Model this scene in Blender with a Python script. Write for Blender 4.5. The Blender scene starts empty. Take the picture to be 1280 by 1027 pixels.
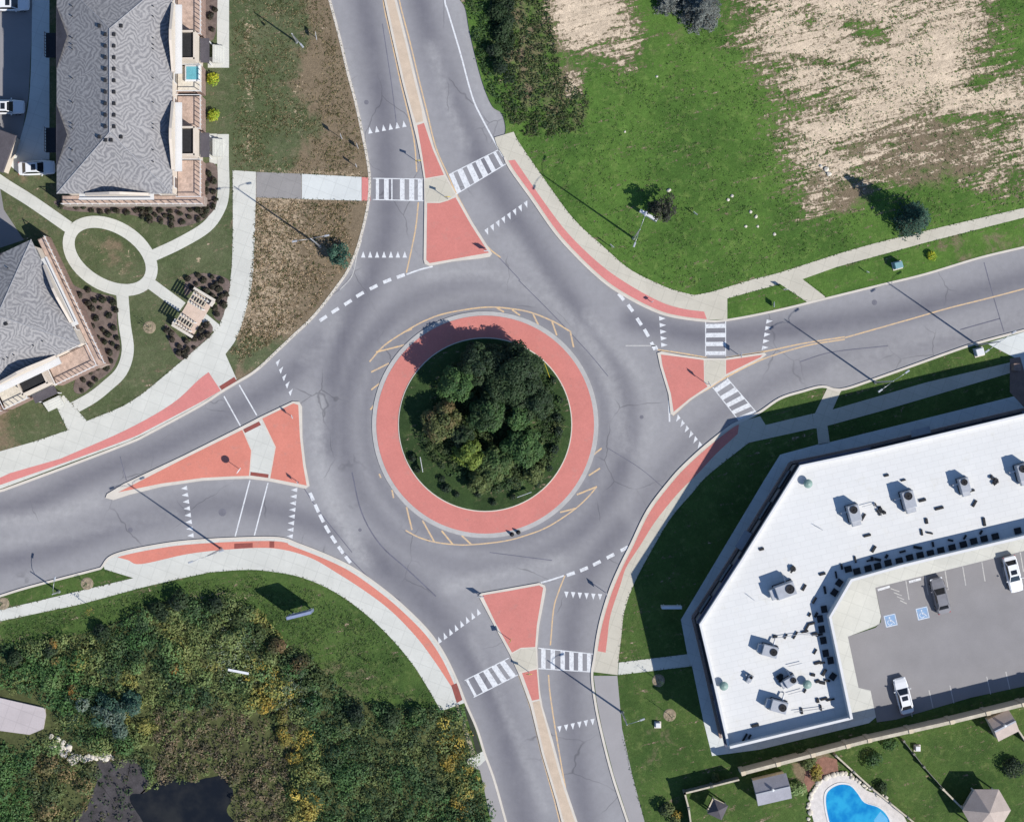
import bpy, bmesh, math, random
import numpy as np
from mathutils import Vector, Matrix, noise as mnoise
from mathutils.geometry import tessellate_polygon
PI = math.pi
rad = math.radians
scn = bpy.context.scene
COL = scn.collection

# ------------------------------------------------------------------ camera
HC = 240.0                       # height of the aerial camera, metres
cam_d = bpy.data.cameras.new("camera")
cam = bpy.data.objects.new("camera", cam_d); COL.objects.link(cam)
cam.location = (0, 0, HC)
cam.rotation_euler = (0, 0, 0)
cam_d.sensor_width = 36.0
cam_d.lens = 36.0 * HC / 128.0
cam_d.clip_start = 1.0
cam_d.clip_end = 4000
scn.camera = cam
# ------------------------------------------------------------------ world and sun
SUN_EL = rad(40)
SH = Vector((-0.82, 0.572, 0)).normalized()       # direction in which shadows fall
w = bpy.data.worlds.new("World"); scn.world = w
w.use_nodes = True
nt = w.node_tree
bgn = nt.nodes.get("Background") or nt.nodes.new("ShaderNodeBackground")
sky = nt.nodes.new("ShaderNodeTexSky")
sky.sky_type = 'NISHITA'; sky.sun_disc = False
sky.sun_elevation = SUN_EL
sky.sun_rotation = math.atan2(-SH.x, -SH.y)
sky.air_density = 1.0; sky.ozone_density = 6.0; sky.dust_density = 0.3
nt.links.new(sky.outputs[0], bgn.inputs[0])
bgn.inputs[1].default_value = 0.095
sd = bpy.data.lights.new("sun", 'SUN')
sd.energy = 4.2; sd.angle = rad(0.5); sd.color = (1.0, 0.95, 0.87)
sun = bpy.data.objects.new("sun", sd); COL.objects.link(sun)
ldir = Vector((SH.x * math.cos(SUN_EL), SH.y * math.cos(SUN_EL), -math.sin(SUN_EL)))
sun.rotation_euler = ldir.to_track_quat('-Z', 'Y').to_euler()
sun.location = (60, -40, 80)
scn.view_settings.view_transform = 'Standard'
scn.view_settings.look = 'None'
scn.view_settings.gamma = 1
scn.view_settings.exposure = 0.66

# ------------------------------------------------------------------ helpers
def W(px, py, z=0.0):
    """plan position (metres) of something surveyed at (px,py) on the aerial plan and standing z high"""
    f = 0.1 * (1 - z / HC)
    return Vector(((px - 640) * f, (513.5 - py) * f, z))

def L(r, g, b, k=0.66):
    def c(v):
        v /= 255.0
        return v / 12.92 if v <= 0.04045 else ((v + 0.055) / 1.055) ** 2.4
    return (c(r) * k, c(g) * k, c(b) * k)

def meta(o, label=None, cat=None, group=None, kind=None):
    if label: o["label"] = label
    if cat: o["category"] = cat
    if group: o["group"] = group
    if kind: o["kind"] = kind
    return o

def empty(name, loc, rz=0.0, label=None, cat=None, group=None):
    o = bpy.data.objects.new(name, None); COL.objects.link(o)
    o.location = loc; o.rotation_euler = (0, 0, rz)
    o.empty_display_size = 0.3
    return meta(o, label, cat, group)

def link_mesh(name, me, m=None, parent=None):
    o = bpy.data.objects.new(name, me); COL.objects.link(o)
    if m: me.materials.append(m)
    if parent: o.parent = parent
    return o

def copy_tree(o, parent=None):
    c = o.copy(); COL.objects.link(c)
    c.parent = parent
    for ch in list(o.children):
        copy_tree(ch, c)
    return c

class MB:
    def __init__(s): s.v = []; s.f = []
    def fan(s, pts, c, z):
        b = len(s.v); n = len(pts)
        P = [(p[0], p[1], z) for p in pts]
        ar = sum(P[i][0] * P[(i + 1) % n][1] - P[(i + 1) % n][0] * P[i][1] for i in range(n))
        if ar < 0: P.reverse()
        s.v += [(c[0], c[1], z)] + P
        s.f += [(b, b + 1 + i, b + 1 + (i + 1) % n) for i in range(n)]
        return s
    def add(s, vs, fs):
        n = len(s.v); s.v += [tuple(v) for v in vs]; s.f += [tuple(i + n for i in f) for f in fs]
        return s
    def box(s, c, d, rz=0, ry=0, rx=0):
        M = Matrix.Translation(Vector(c)) @ Matrix.Rotation(rz, 4, 'Z') @ Matrix.Rotation(ry, 4, 'Y') @ Matrix.Rotation(rx, 4, 'X')
        hx, hy, hz = d[0] / 2, d[1] / 2, d[2] / 2
        vs = [M @ Vector((x, y, z)) for x in (-hx, hx) for y in (-hy, hy) for z in (-hz, hz)]
        return s.add(vs, [(0, 1, 3, 2), (4, 6, 7, 5), (0, 4, 5, 1), (2, 3, 7, 6), (0, 2, 6, 4), (1, 5, 7, 3)])
    def chbox(s, c, d, ch=0.06, rz=0):
        """box with chamfered top edge"""
        M = Matrix.Translation(Vector(c)) @ Matrix.Rotation(rz, 4, 'Z')
        hx, hy, hz = d[0] / 2, d[1] / 2, d[2] / 2
        vs = []
        for (ix, iz) in ((0, -hz), (0, hz - ch), (ch, hz)):
            for (sx, sy) in ((-1, -1), (1, -1), (1, 1), (-1, 1)):
                vs.append(M @ Vector((sx * (hx - ix), sy * (hy - ix), iz)))
        fs = [(3, 2, 1, 0), (8, 9, 10, 11)]
        for k in (0, 4):
            for i in range(4):
                j = (i + 1) % 4
                fs.append((k + i, k + j, k + 4 + j, k + 4 + i))
        return s.add(vs, fs)
    def tube(s, pts, r, n=8, cap=True):
        pts = [Vector(p) for p in pts]
        rs = r if isinstance(r, (list, tuple)) else [r] * len(pts)
        vs = []
        for i, p in enumerate(pts):
            t = (pts[min(i + 1, len(pts) - 1)] - pts[max(i - 1, 0)]).normalized()
            a = t.orthogonal().normalized() if abs(t.z) < 0.99 else Vector((1, 0, 0))
            b = t.cross(a).normalized()
            for k in range(n):
                an = 2 * PI * k / n
                vs.append(p + (a * math.cos(an) + b * math.sin(an)) * rs[i])
        fs = []
        for i in range(len(pts) - 1):
            for k in range(n):
                k2 = (k + 1) % n
                fs.append((i * n + k, i * n + k2, (i + 1) * n + k2, (i + 1) * n + k))
        if cap:
            fs.append(tuple(range(n - 1, -1, -1))); fs.append(tuple((len(pts) - 1) * n + k for k in range(n)))
        return s.add(vs, fs)
    def lathe(s, c, prof, n=20, a0=0, a1=2 * PI):
        c = Vector(c); vs = []
        for (r, z) in prof:
            for k in range(n):
                an = 2 * PI * k / n
                vs.append(c + Vector((r * math.cos(an), r * math.sin(an), z)))
        fs = []
        for i in range(len(prof) - 1):
            for k in range(n):
                k2 = (k + 1) % n
                fs.append((i * n + k, i * n + k2, (i + 1) * n + k2, (i + 1) * n + k))
        fs.append(tuple((len(prof) - 1) * n + k for k in range(n)))
        return s.add(vs, fs)
    def prism(s, pts, z0, z1, bottom=False):
        """pts: 2d world outline"""
        n = len(pts)
        P2 = [Vector((p[0], p[1], 0)) for p in pts]
        area = sum(P2[i].x * P2[(i + 1) % n].y - P2[(i + 1) % n].x * P2[i].y for i in range(n))
        if area < 0: P2.reverse()
        base = len(s.v)
        s.v += [(p.x, p.y, z0) for p in P2] + [(p.x, p.y, z1) for p in P2]
        for t in tessellate_polygon([P2]):
            a, b, c = t
            if (P2[b] - P2[a]).cross(P2[c] - P2[a]).z < 0: a, c = c, a
            s.f.append((base + n + a, base + n + b, base + n + c))
            if bottom: s.f.append((base + c, base + b, base + a))
        for i in range(n):
            j = (i + 1) % n
            s.f.append((base + i, base + j, base + n + j, base + n + i))
        return s
    def sheet(s, pts, z):
        P2 = [Vector((p[0], p[1], 0)) for p in pts]
        base = len(s.v)
        s.v += [(p.x, p.y, z) for p in P2]
        for t in tessellate_polygon([P2]):
            a, b, c = t
            if (P2[b] - P2[a]).cross(P2[c] - P2[a]).z < 0: a, c = c, a
            s.f.append((base + a, base + b, base + c))
        return s
    def ribbon(s, pts, wd, z, closed=False):
        pts = [Vector((p[0], p[1], 0)) for p in pts]
        n = len(pts); base = len(s.v)
        for i in range(n):
            a = pts[i - 1] if (i > 0 or closed) else pts[i]
            b = pts[(i + 1) % n] if (i < n - 1 or closed) else pts[i]
            t = (b - a).normalized(); q = Vector((-t.y, t.x, 0)) * wd / 2
            s.v += [(pts[i].x + q.x, pts[i].y + q.y, z), (pts[i].x - q.x, pts[i].y - q.y, z)]
        for i in range(n if closed else n - 1):
            j = (i + 1) % n
            s.f.append((base + 2 * i, base + 2 * i + 1, base + 2 * j + 1, base + 2 * j))
        return s
    def kerb(s, pts, wd, z0, z1, closed=False):
        pts = [Vector((p[0], p[1], 0)) for p in pts]
        n = len(pts); base = len(s.v)
        for i in range(n):
            a = pts[i - 1] if (i > 0 or closed) else pts[i]
            b = pts[(i + 1) % n] if (i < n - 1 or closed) else pts[i]
            t = (b - a).normalized(); q = Vector((-t.y, t.x, 0)) * wd / 2
            for (sg, z) in ((1, z0), (1, z1), (-1, z1), (-1, z0)):
                s.v.append((pts[i].x + sg * q.x, pts[i].y + sg * q.y, z))
        for i in range(n if closed else n - 1):
            j = (i + 1) % n
            for k in range(3):
                s.f.append((base + 4 * i + k, base + 4 * i + k + 1, base + 4 * j + k + 1, base + 4 * j + k))
        if not closed:
            s.f.append((base, base + 1, base + 2, base + 3))
            e = base + 4 * (n - 1)
            s.f.append((e + 3, e + 2, e + 1, e))
        return s
    def build(s, name, m=None, parent=None, smooth=False, loc=None, rz=0.0, fixn=False):
        me = bpy.data.meshes.new(name)
        me.from_pydata(s.v, [], s.f); me.update()
        if fixn or True:
            bm = bmesh.new(); bm.from_mesh(me)
            if fixn: bmesh.ops.recalc_face_normals(bm, faces=bm.faces)
            bm.to_mesh(me); bm.free()
        if smooth:
            me.polygons.foreach_set("use_smooth", [True] * len(me.polygons))
        o = link_mesh(name, me, m, parent)
        if loc is not None: o.location = loc
        o.rotation_euler = (0, 0, rz)
        return o

def smooth(pts, k=5, closed=False):
    """Catmull-Rom through plan points"""
    P = [Vector((p[0], p[1])) for p in pts]; n = len(P); out = []
    rng_ = range(n) if closed else range(n - 1)
    for i in rng_:
        p1, p2 = P[i], P[(i + 1) % n]
        p0 = P[(i - 1) % n] if (closed or i > 0) else p1 * 2 - p2
        p3 = P[(i + 2) % n] if (closed or i < n - 2) else p2 * 2 - p1
        for j in range(k):
            t = j / k
            out.append(0.5 * ((2 * p1) + (p2 - p0) * t + (2 * p0 - 5 * p1 + 4 * p2 - p3) * t * t + (3 * p1 - p0 - 3 * p2 + p3) * t ** 3))
    if not closed: out.append(P[-1])
    return [(p.x, p.y) for p in out]

def WP(pts, z=0.0):
    return [tuple(W(p[0], p[1], z))[:2] for p in pts]

def in_poly(x, y, poly):
    c = False; j = len(poly) - 1
    for i in range(len(poly)):
        xi, yi = poly[i][0], poly[i][1]; xj, yj = poly[j][0], poly[j][1]
        if (yi > y) != (yj > y) and x < (xj - xi) * (y - yi) / (yj - yi) + xi: c = not c
        j = i
    return c

def seg_dist(X, Y, pts):
    """distance from arrays X,Y to polyline (numpy)"""
    best = np.full(X.shape, 1e9)
    for (a, b) in zip(pts[:-1], pts[1:]):
        dx, dy = b[0] - a[0], b[1] - a[1]
        t = np.clip(((X - a[0]) * dx + (Y - a[1]) * dy) / (dx * dx + dy * dy + 1e-9), 0, 1)
        best = np.minimum(best, np.hypot(X - a[0] - t * dx, Y - a[1] - t * dy))
    return best

# ------------------------------------------------------------------ materials
class NM:
    def __init__(s, name, rough=0.9, spec=0.3):
        s.m = bpy.data.materials.new(name); s.m.use_nodes = True
        s.t = s.m.node_tree; s.b = s.t.nodes["Principled BSDF"]
        s.b.inputs["Roughness"].default_value = rough
        s.b.inputs["Specular IOR Level"].default_value = spec
        s._co = None
    def n(s, typ, **kw):
        nd = s.t.nodes.new(typ)
        for k, v in kw.items():
            setattr(nd, k, v)
        return nd
    def set(s, sock, v):
        if hasattr(v, "is_output") or isinstance(v, bpy.types.NodeSocket): s.t.links.new(v, sock)
        elif isinstance(v, (tuple, list)) and len(v) == 3 and sock.type == 'RGBA': sock.default_value = (*v, 1)
        else: sock.default_value = v
    def co(s):
        if s._co is None: s._co = s.n("ShaderNodeTexCoord").outputs["Object"]
        return s._co
    def map(s, rot=0, scale=(1, 1, 1), src=None):
        mp = s.n("ShaderNodeMapping"); s.set(mp.inputs[0], src or s.co())
        mp.inputs["Rotation"].default_value = (0, 0, rot); mp.inputs["Scale"].default_value = scale
        return mp.outputs[0]
    def noise(s, scale, detail=4, rough=0.6, vec=None, dist=0.0):
        nd = s.n("ShaderNodeTexNoise"); s.set(nd.inputs["Vector"], vec or s.co())
        nd.inputs["Scale"].default_value = scale; nd.inputs["Detail"].default_value = detail
        nd.inputs["Roughness"].default_value = rough; nd.inputs["Distortion"].default_value = dist
        return nd.outputs["Fac"]
    def voro(s, scale, vec=None, out="Distance", feature='F1'):
        nd = s.n("ShaderNodeTexVoronoi"); nd.feature = feature; s.set(nd.inputs["Vector"], vec or s.co())
        nd.inputs["Scale"].default_value = scale
        return nd.outputs[out]
    def math(s, op, a, b=0.0, c=0.0, clamp=False):
        nd = s.n("ShaderNodeMath", operation=op); nd.use_clamp = clamp
        s.set(nd.inputs[0], a); s.set(nd.inputs[1], b)
        if op in ('MULTIPLY_ADD', 'SMOOTH_MIN'): s.set(nd.inputs[2], c)
        return nd.outputs[0]
    def step(s, v, lo, hi):
        nd = s.n("ShaderNodeMapRange"); nd.interpolation_type = 'SMOOTHSTEP'
        s.set(nd.inputs[0], v); s.set(nd.inputs[1], lo); s.set(nd.inputs[2], hi)
        return nd.outputs[0]
    def mix(s, f, a, b, mode='MIX'):
        nd = s.n("ShaderNodeMix", data_type='RGBA', blend_type=mode)
        s.set(nd.inputs["Factor"], f); s.set(nd.inputs["A"], a); s.set(nd.inputs["B"], b)
        return nd.outputs["Result"]
    def ramp(s, v, stops):
        nd = s.n("ShaderNodeValToRGB"); s.set(nd.inputs[0], v)
        e = nd.color_ramp.elements
        while len(e) < len(stops): e.new(0.5)
        for i, (p, c) in enumerate(stops):
            e[i].position = p; e[i].color = (*c, 1)
        return nd.outputs[0]
    def attr(s, name, out="Fac"):
        nd = s.n("ShaderNodeAttribute"); nd.attribute_name = name
        return nd.outputs[out]
    def gain(s, col, v, lo, hi):
        """multiply colour by a grey running lo..hi with v"""
        g = s.n("ShaderNodeMapRange"); s.set(g.inputs[0], v); g.inputs[1].default_value = 0.25; g.inputs[2].default_value = 0.75
        g.inputs[3].default_value = lo; g.inputs[4].default_value = hi
        nd = s.n("ShaderNodeVectorMath", operation='SCALE')
        s.set(nd.inputs[0], col); s.set(nd.inputs["Scale"], g.outputs[0])
        return nd.outputs[0]
    def bump(s, h, strength=0.5, dist=0.05):
        nd = s.n("ShaderNodeBump"); nd.inputs["Strength"].default_value = strength; nd.inputs["Distance"].default_value = dist
        s.set(nd.inputs["Height"], h); s.set(s.b.inputs["Normal"], nd.outputs[0])
    def out(s, col):
        s.set(s.b.inputs["Base Color"], col); return s.m

def simple(name, col, rough=0.8, var=0.12, scale=1.5, fine=14, metal=0.0, spec=0.3, bump=0.0):
    q = NM(name, rough, spec)
    q.b.inputs["Metallic"].default_value = metal
    c = q.gain(col, q.noise(scale, 3), 1 - var, 1 + var)
    c = q.gain(c, q.noise(fine, 3), 1 - var * .7, 1 + var * .7)
    if bump: q.bump(q.noise(fine, 4), bump, 0.03)
    return q.out(c)

# --- grass with dry / sandy ground from attributes
def grass_mat(name, g1, g2, g3, dry, straw, sand, contrast=0.3):
    q = NM(name, 0.95, 0.15)
    n1 = q.noise(0.11, 5, .65); n2 = q.noise(0.9, 5, .7, dist=.5); n3 = q.noise(7.0, 4, .75)
    c = q.mix(q.step(n1, .38, .62), g1, g2)
    c = q.mix(q.step(n2, .5, .72), c, g3)
    a_dry = q.attr("dry"); a_st = q.attr("straw"); a_sa = q.attr("sand")
    n4 = q.noise(0.35, 6, .72, dist=.4)
    d = q.step(q.math('ADD', a_dry, q.math('MULTIPLY', q.math('SUBTRACT', n4, .5), 1.3)), .35, .65)
    dryc = q.mix(q.noise(1.7, 5, .7), tuple(v * .72 for v in dry), tuple(v * 1.3 for v in dry))
    c = q.mix(d, c, dryc)
    n5 = q.noise(2.6, 5, .7, dist=1.0)
    s_ = q.step(q.math('ADD', a_st, q.math('MULTIPLY', q.math('SUBTRACT', n5, .5), 2.2)), .55, .78)
    c = q.mix(s_, c, q.mix(q.noise(6, 3), tuple(v * .7 for v in straw), straw))
    rv = q.map(0, (0.2, 1.5, 1), q.map(rad(-14))); n6 = q.noise(1.0, 8, .74, vec=rv, dist=.6)
    n7 = q.noise(1.9, 6, .75, dist=.7)
    sn = q.math('ADD', q.math('MULTIPLY', q.math('SUBTRACT', n6, .5), 2.6), q.math('MULTIPLY', q.math('SUBTRACT', n7, .5), 2.2))
    sv = q.math('ADD', a_sa, sn)
    c = q.mix(q.step(sv, .28, .5), c, tuple(v * .85 for v in dry))
    c = q.mix(q.math('MULTIPLY', q.step(sv, .5, .75), .92), c, q.mix(q.step(q.noise(.9, 6, .75, vec=rv), .35, .65), tuple(v * .8 for v in sand), sand))
    c = q.mix(q.math('MULTIPLY', q.math('MULTIPLY', q.step(q.noise(3.2, 4, .8), .57, .68), q.step(a_sa, .1, .4)), .55), c, tuple(v * .55 for v in dry))
    c = q.gain(c, n3, 1 - contrast, 1 + contrast)
    c = q.gain(c, q.noise(2.2, 4, .7), 1 - contrast * .6, 1 + contrast * .6)
    c = q.gain(c, q.noise(.4, 5, .7), .86, 1.14)
    q.bump(n3, 0.6, 0.12)
    return q.out(c)
DRY = L(134, 119, 98); STRAW = L(205, 184, 156); SAND = L(240, 219, 192)
M_GRASS_NE = grass_mat("field_grass", L(76, 108, 48), L(92, 125, 56), L(112, 137, 70), DRY, STRAW, SAND)
M_GRASS_NW = grass_mat("dry_grass", L(86, 98, 66), L(100, 108, 78), L(118, 118, 92), DRY, STRAW, SAND)
M_GRASS_S = grass_mat("lawn_grass", L(68, 93, 46), L(83, 107, 54), L(104, 120, 68), DRY, STRAW, SAND)

M_GRASS_I = grass_mat("island_grass", L(54, 74, 42), L(64, 86, 48), L(78, 96, 56), DRY, STRAW, SAND)
def asphalt_mat(name, base, dark, light, k=1.0):
    q = NM(name, 0.88, 0.3)
    wv = q.attr("wear"); lv = q.attr("light")
    n = q.noise(0.16, 5, .6, dist=.6); n2 = q.noise(1.3, 5, .65)
    c = q.mix(q.step(n, .35, .68), base, tuple(v * 1.1 for v in base))
    wn = q.math('MULTIPLY', wv, q.math('ADD', q.math('MULTIPLY', n, 1.1), .45), clamp=True)
    c = q.mix(wn, c, dark)
    c = q.mix(q.math('MULTIPLY', lv, q.math('ADD', n2, .25), clamp=True), c, light)
    c = q.gain(c, n2, .93, 1.07)
    c = q.gain(c, q.noise(16, 3, .7), .93, 1.07)
    # fine irregular cracks
    vo = q.n("ShaderNodeTexVoronoi"); vo.feature = 'DISTANCE_TO_EDGE'
    mp = q.n("ShaderNodeVectorMath", operation='ADD')
    nz = q.n("ShaderNodeTexNoise"); q.set(nz.inputs["Vector"], q.co()); nz.inputs["Scale"].default_value = .5
    q.set(mp.inputs[0], q.co()); q.set(mp.inputs[1], nz.outputs["Color"])
    q.set(vo.inputs["Vector"], mp.outputs[0]); vo.inputs["Scale"].default_value = .13
    cr = q.math('MULTIPLY', q.math('SUBTRACT', 1.0, q.step(vo.outputs["Distance"], .0, .012)), q.step(q.noise(.1, 2), .5, .62))
    c = q.mix(q.math('MULTIPLY', cr, .45), c, tuple(v * .35 for v in dark))
    q.bump(q.noise(22, 2), .15, .02)
    return q.out(c)
M_ROAD = asphalt_mat("asphalt", L(156, 155, 158), L(112, 111, 120), L(188, 187, 187))
M_SHOULDER = simple("shoulder_asphalt", L(168, 165, 166), .9, .05, .4, 12)
M_LOT = simple("lot_asphalt", L(151, 149, 151), .9, .09, .25, 9)
def concrete_mat(name, col, joint=1.5, dirt=.10):
    q = NM(name, .85, .3)
    c = q.gain(col, q.noise(.35, 5, .65), 1 - dirt, 1 + dirt * .5)
    c = q.gain(c, q.noise(6, 4, .7), 1 - dirt * .4, 1 + dirt * .4)
    # per-slab tone
    vo = q.n("ShaderNodeTexVoronoi"); vo.distance = 'CHEBYCHEV'; q.set(vo.inputs["Vector"], q.co())
    vo.inputs["Scale"].default_value = 1 / joint / 2; vo.inputs["Randomness"].default_value = .15
    sp = q.n("ShaderNodeSeparateColor"); q.set(sp.inputs[0], vo.outputs["Color"])
    c = q.gain(c, sp.outputs[0], .975, 1.02)
    jr = q.n("ShaderNodeTexBrick"); q.set(jr.inputs["Vector"], q.map(rad(20))); jr.offset = 0
    jr.inputs["Scale"].default_value = .5; jr.inputs["Brick Width"].default_value = .8; jr.inputs["Row Height"].default_value = .8; jr.inputs["Mortar Size"].default_value = .02
    jr.inputs["Color1"].default_value = (1, 1, 1, 1); jr.inputs["Color2"].default_value = (.97, .97, .97, 1); jr.inputs["Mortar"].default_value = (.86, .86, .86, 1)
    c = q.mix(1.0, c, jr.outputs[0], 'MULTIPLY')
    st = q.step(q.noise(1.1, 5, .75), .62, .78)
    c = q.mix(q.math('MULTIPLY', st, .22), c, tuple(v * .6 for v in col))
    return q.out(c)
M_CONC = concrete_mat("concrete", L(222, 222, 214))
M_CONC2 = concrete_mat("warm_concrete", L(214, 208, 192))
M_CONCW = concrete_mat("white_concrete", L(226, 230, 228), dirt=.09)
M_CONCG = concrete_mat("grey_paving", L(160, 157, 156), dirt=.12)
M_KERB = simple("kerb_concrete", L(222, 214, 202), .85, .08, .7, 8)
M_KERBR = simple("apron_kerb_concrete", L(190, 188, 186), .85, .1, .8, 8)
def red_mat(name, col):
    q = NM(name, .85, .3)
    c = q.gain(col, q.noise(.3, 5, .65), .9, 1.06)
    c = q.gain(c, q.noise(4, 5, .7), .92, 1.08)
    c = q.mix(q.math('MULTIPLY', q.step(q.noise(.8, 5, .75), .54, .72), .38), c, L(192, 152, 142))
    c = q.mix(q.math('MULTIPLY', q.step(q.noise(1.6, 6, .8), .62, .7), .45), c, L(150, 96, 90))
    br = q.n("ShaderNodeTexBrick"); q.set(br.inputs["Vector"], q.co())
    br.inputs["Scale"].default_value = 4; br.inputs["Color1"].default_value = (1, 1, 1, 1); br.inputs["Color2"].default_value = (.88, .88, .88, 1)
    br.inputs["Mortar"].default_value = (.8, .8, .8, 1); br.inputs["Mortar Size"].default_value = .012
    c = q.mix(.7, c, br.outputs[0], 'MULTIPLY')
    return q.out(c)
M_RED = red_mat("red_paving", L(222, 140, 130))
M_RED2 = red_mat("salmon_paving", L(230, 144, 126))
M_RED3 = red_mat("pink_paving", L(230, 146, 140))
M_TACT = simple("tactile_brown", L(152, 84, 76), .8, .15, 3, 20)
def paint(name, col, wear=.18, al=.0):
    q = NM(name, .75, .3)
    c = q.mix(q.math('MULTIPLY', q.step(q.noise(2.6, 6, .85), .5 - wear * .25, .68), .7), col, L(160, 160, 168))
    c = q.gain(c, q.noise(9, 3), .94, 1.05)
    return q.out(c)
M_WHITE = paint("white_paint", L(238, 240, 242), .2)
M_WHITE_OLD = paint("worn_white_paint", L(214, 212, 206), .55)
M_YELLOW = paint("yellow_paint", L(236, 200, 150), .45)
M_TAR = simple("tar_seam", L(112, 112, 125), .8, .25, 1.0, 10)
M_DARKPATCH = simple("dark_asphalt_patch", L(122, 121, 130), .85, .15, 1.0, 10)
M_MULCH = simple("mulch", L(122, 108, 102), 1.0, .35, 1.6, 9, bump=.6)
M_SOIL = simple("soil", L(96, 84, 62), 1.0, .35, 1.2, 7, bump=.6)
M_BARK = simple("bark", (.09, .065, .045), 1.0, .3, 4, 20, bump=.5)
M_DKMETAL = simple("dark_metal", (.03, .03, .035), .5, .2, 4, 20, metal=.6)
M_GALV = simple("galvanised_metal", (.42, .43, .45), .45, .1, 3, 20, metal=.7)
M_WHMETAL = simple("white_metal", L(235, 236, 238), .4, .05, 2, 10, spec=.5)
M_GREYM = simple("grey_painted_metal", L(178, 182, 190), .5, .12, 1.5, 10, spec=.4)
M_BLACK = simple("black_rubber", (.018, .018, .02), .8, .3, 3, 15)
M_STONE = simple("pale_stone", L(222, 214, 200), .95, .15, 2, 8, bump=.5)
M_ROOFW = NM("white_roof_membrane", .6, .35)
_q = M_ROOFW
_c = _q.gain(L(250, 250, 248, .57), _q.noise(.12, 5, .65), .955, 1.02)
_c = _q.gain(_c, _q.noise(2.5, 4), .985, 1.01)
_c = _q.mix(_q.math('MULTIPLY', _q.step(_q.noise(.5, 6, .75), .55, .72), .28), _c, L(214, 208, 190))
_bt = _q.n("ShaderNodeTexBrick"); _q.set(_bt.inputs["Vector"], _q.map(rad(-13.5)))
_bt.inputs["Scale"].default_value = .35; _bt.inputs["Color1"].default_value = (1, 1, 1, 1); _bt.inputs["Color2"].default_value = (.965, .965, .965, 1); _bt.inputs["Mortar"].default_value = (.86, .86, .86, 1); _bt.inputs["Mortar Size"].default_value = .008
_c = _q.mix(1.0, _c, _bt.outputs[0], 'MULTIPLY')
M_ROOFW = _q.out(_c)
M_PARAPET = simple("parapet_white", L(240, 240, 240, .60), .6, .05, .6, 6)
M_STUCCO = simple("grey_stucco", L(150, 148, 150), .9, .08, .6, 8)
M_WALLB = simple("cream_cladding", L(226, 214, 200), .85, .07, .8, 8)
M_BRICK = None
_q = NM("brick", .9, .2); _b = _q.n("ShaderNodeTexBrick"); _q.set(_b.inputs["Vector"], _q.map(0, (1, 1, 1)))
_b.inputs["Scale"].default_value = 3; _b.inputs["Color1"].default_value = (*L(168, 138, 126), 1); _b.inputs["Color2"].default_value = (*L(146, 120, 110), 1)
_b.inputs["Mortar"].default_value = (*L(190, 180, 170), 1)
M_BRICK = _q.out(_q.gain(_b.outputs[0], _q.noise(1), .85, 1.1))
M_DECK = simple("tan_deck", L(196, 172, 158), .85, .3, 1.5, 9)
M_GLASS = simple("dark_glass", (.02, .025, .035), .12, .15, 1, 4, spec=.7)
M_GLASSC = simple("car_glass", (.012, .014, .018), .08, .1, 1, 4, spec=.8)
M_CARW = simple("white_car_paint", L(238, 240, 243, .72), .25, .02, 1, 6, spec=.6)
M_CARD = simple("grey_car_paint", L(136, 136, 142), .3, .1, 1, 6, spec=.6)
M_TYRE = simple("tyre_rubber", (.02, .02, .02), .9, .1, 3, 15)
M_RIM = simple("wheel_metal", (.5, .5, .52), .35, .05, 3, 15, metal=.8)
M_LAMPR = simple("red_lens", (.35, .02, .02), .3, .05, 3, 15)
M_LAMPW = simple("clear_lens", (.7, .72, .75), .15, .05, 3, 15)
M_BLUEP = paint("blue_paint", L(138, 178, 222), .35)
M_SIGNB = simple("blue_sign_panel", L(146, 158, 190), .5, .1, 1, 8)
M_SIGNY = simple("yellow_sign_panel", L(236, 214, 70), .5, .08, 1, 8)
M_SIGNW = simple("white_sign_panel", L(232, 234, 238), .5, .05, 1, 8)
M_WOODF = simple("weathered_wood", L(206, 196, 176), .9, .2, 1.2, 9)
M_WOODG = simple("grey_wood", L(138, 136, 128), .9, .2, 1.5, 9)
M_NOISEW = simple("precast_wall", L(222, 206, 180), .9, .1, .8, 7)

def shingle_mat(name, c1, c2):
    """asphalt shingles laid with a light and dark blend that reads as zig-zag bands"""
    q = NM(name, .92, .2)
    def zig(sx, sy, scale, rot=0):
        v = q.map(rot, (1, 1, 1)); 
        sp = q.n("ShaderNodeSeparateXYZ"); q.set(sp.inputs[0], v)
        x = q.math('ADD', sp.outputs[0], q.math('MULTIPLY', q.math('SUBTRACT', q.noise(.42, 2), .5), 3.2))
        tri = q.math('PINGPONG', q.math('MULTIPLY', x, 1.0), sx)
        y = q.math('ADD', sp.outputs[1], tri)
        return q.math('SINE', q.math('MULTIPLY', y, scale))
    z1 = zig(1.1, 1, 10.5); z2 = zig(1.7, 1, 9.3, rad(90))
    pick = q.step(q.noise(.22, 2), .42, .58)
    mm = q.n("ShaderNodeMix"); q.set(mm.inputs[0], pick); q.set(mm.inputs[2], z1); q.set(mm.inputs[3], z2)
    f = q.math('MULTIPLY_ADD', mm.outputs[0], .5, .5)
    f = q.math('ADD', f, q.math('MULTIPLY', q.math('SUBTRACT', q.noise(3.5, 5, .8), .5), 2.6))
    c = q.mix(q.step(f, -.1, 1.1), c1, c2)
    c = q.gain(c, q.noise(9, 3, .7), .86, 1.14)
    c = q.gain(c, q.noise(.2, 3), .94, 1.06)
    return q.out(c)
M_SHINGLE = shingle_mat("grey_shingles", L(134, 133, 136), L(172, 170, 170))
M_SHINGLE_S = simple("shed_shingles", L(158, 158, 168), .9, .12, 1.0, 8)
M_SHINGLE_P = simple("pale_shingles", L(186, 172, 164), .9, .1, 1.0, 8)
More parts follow.
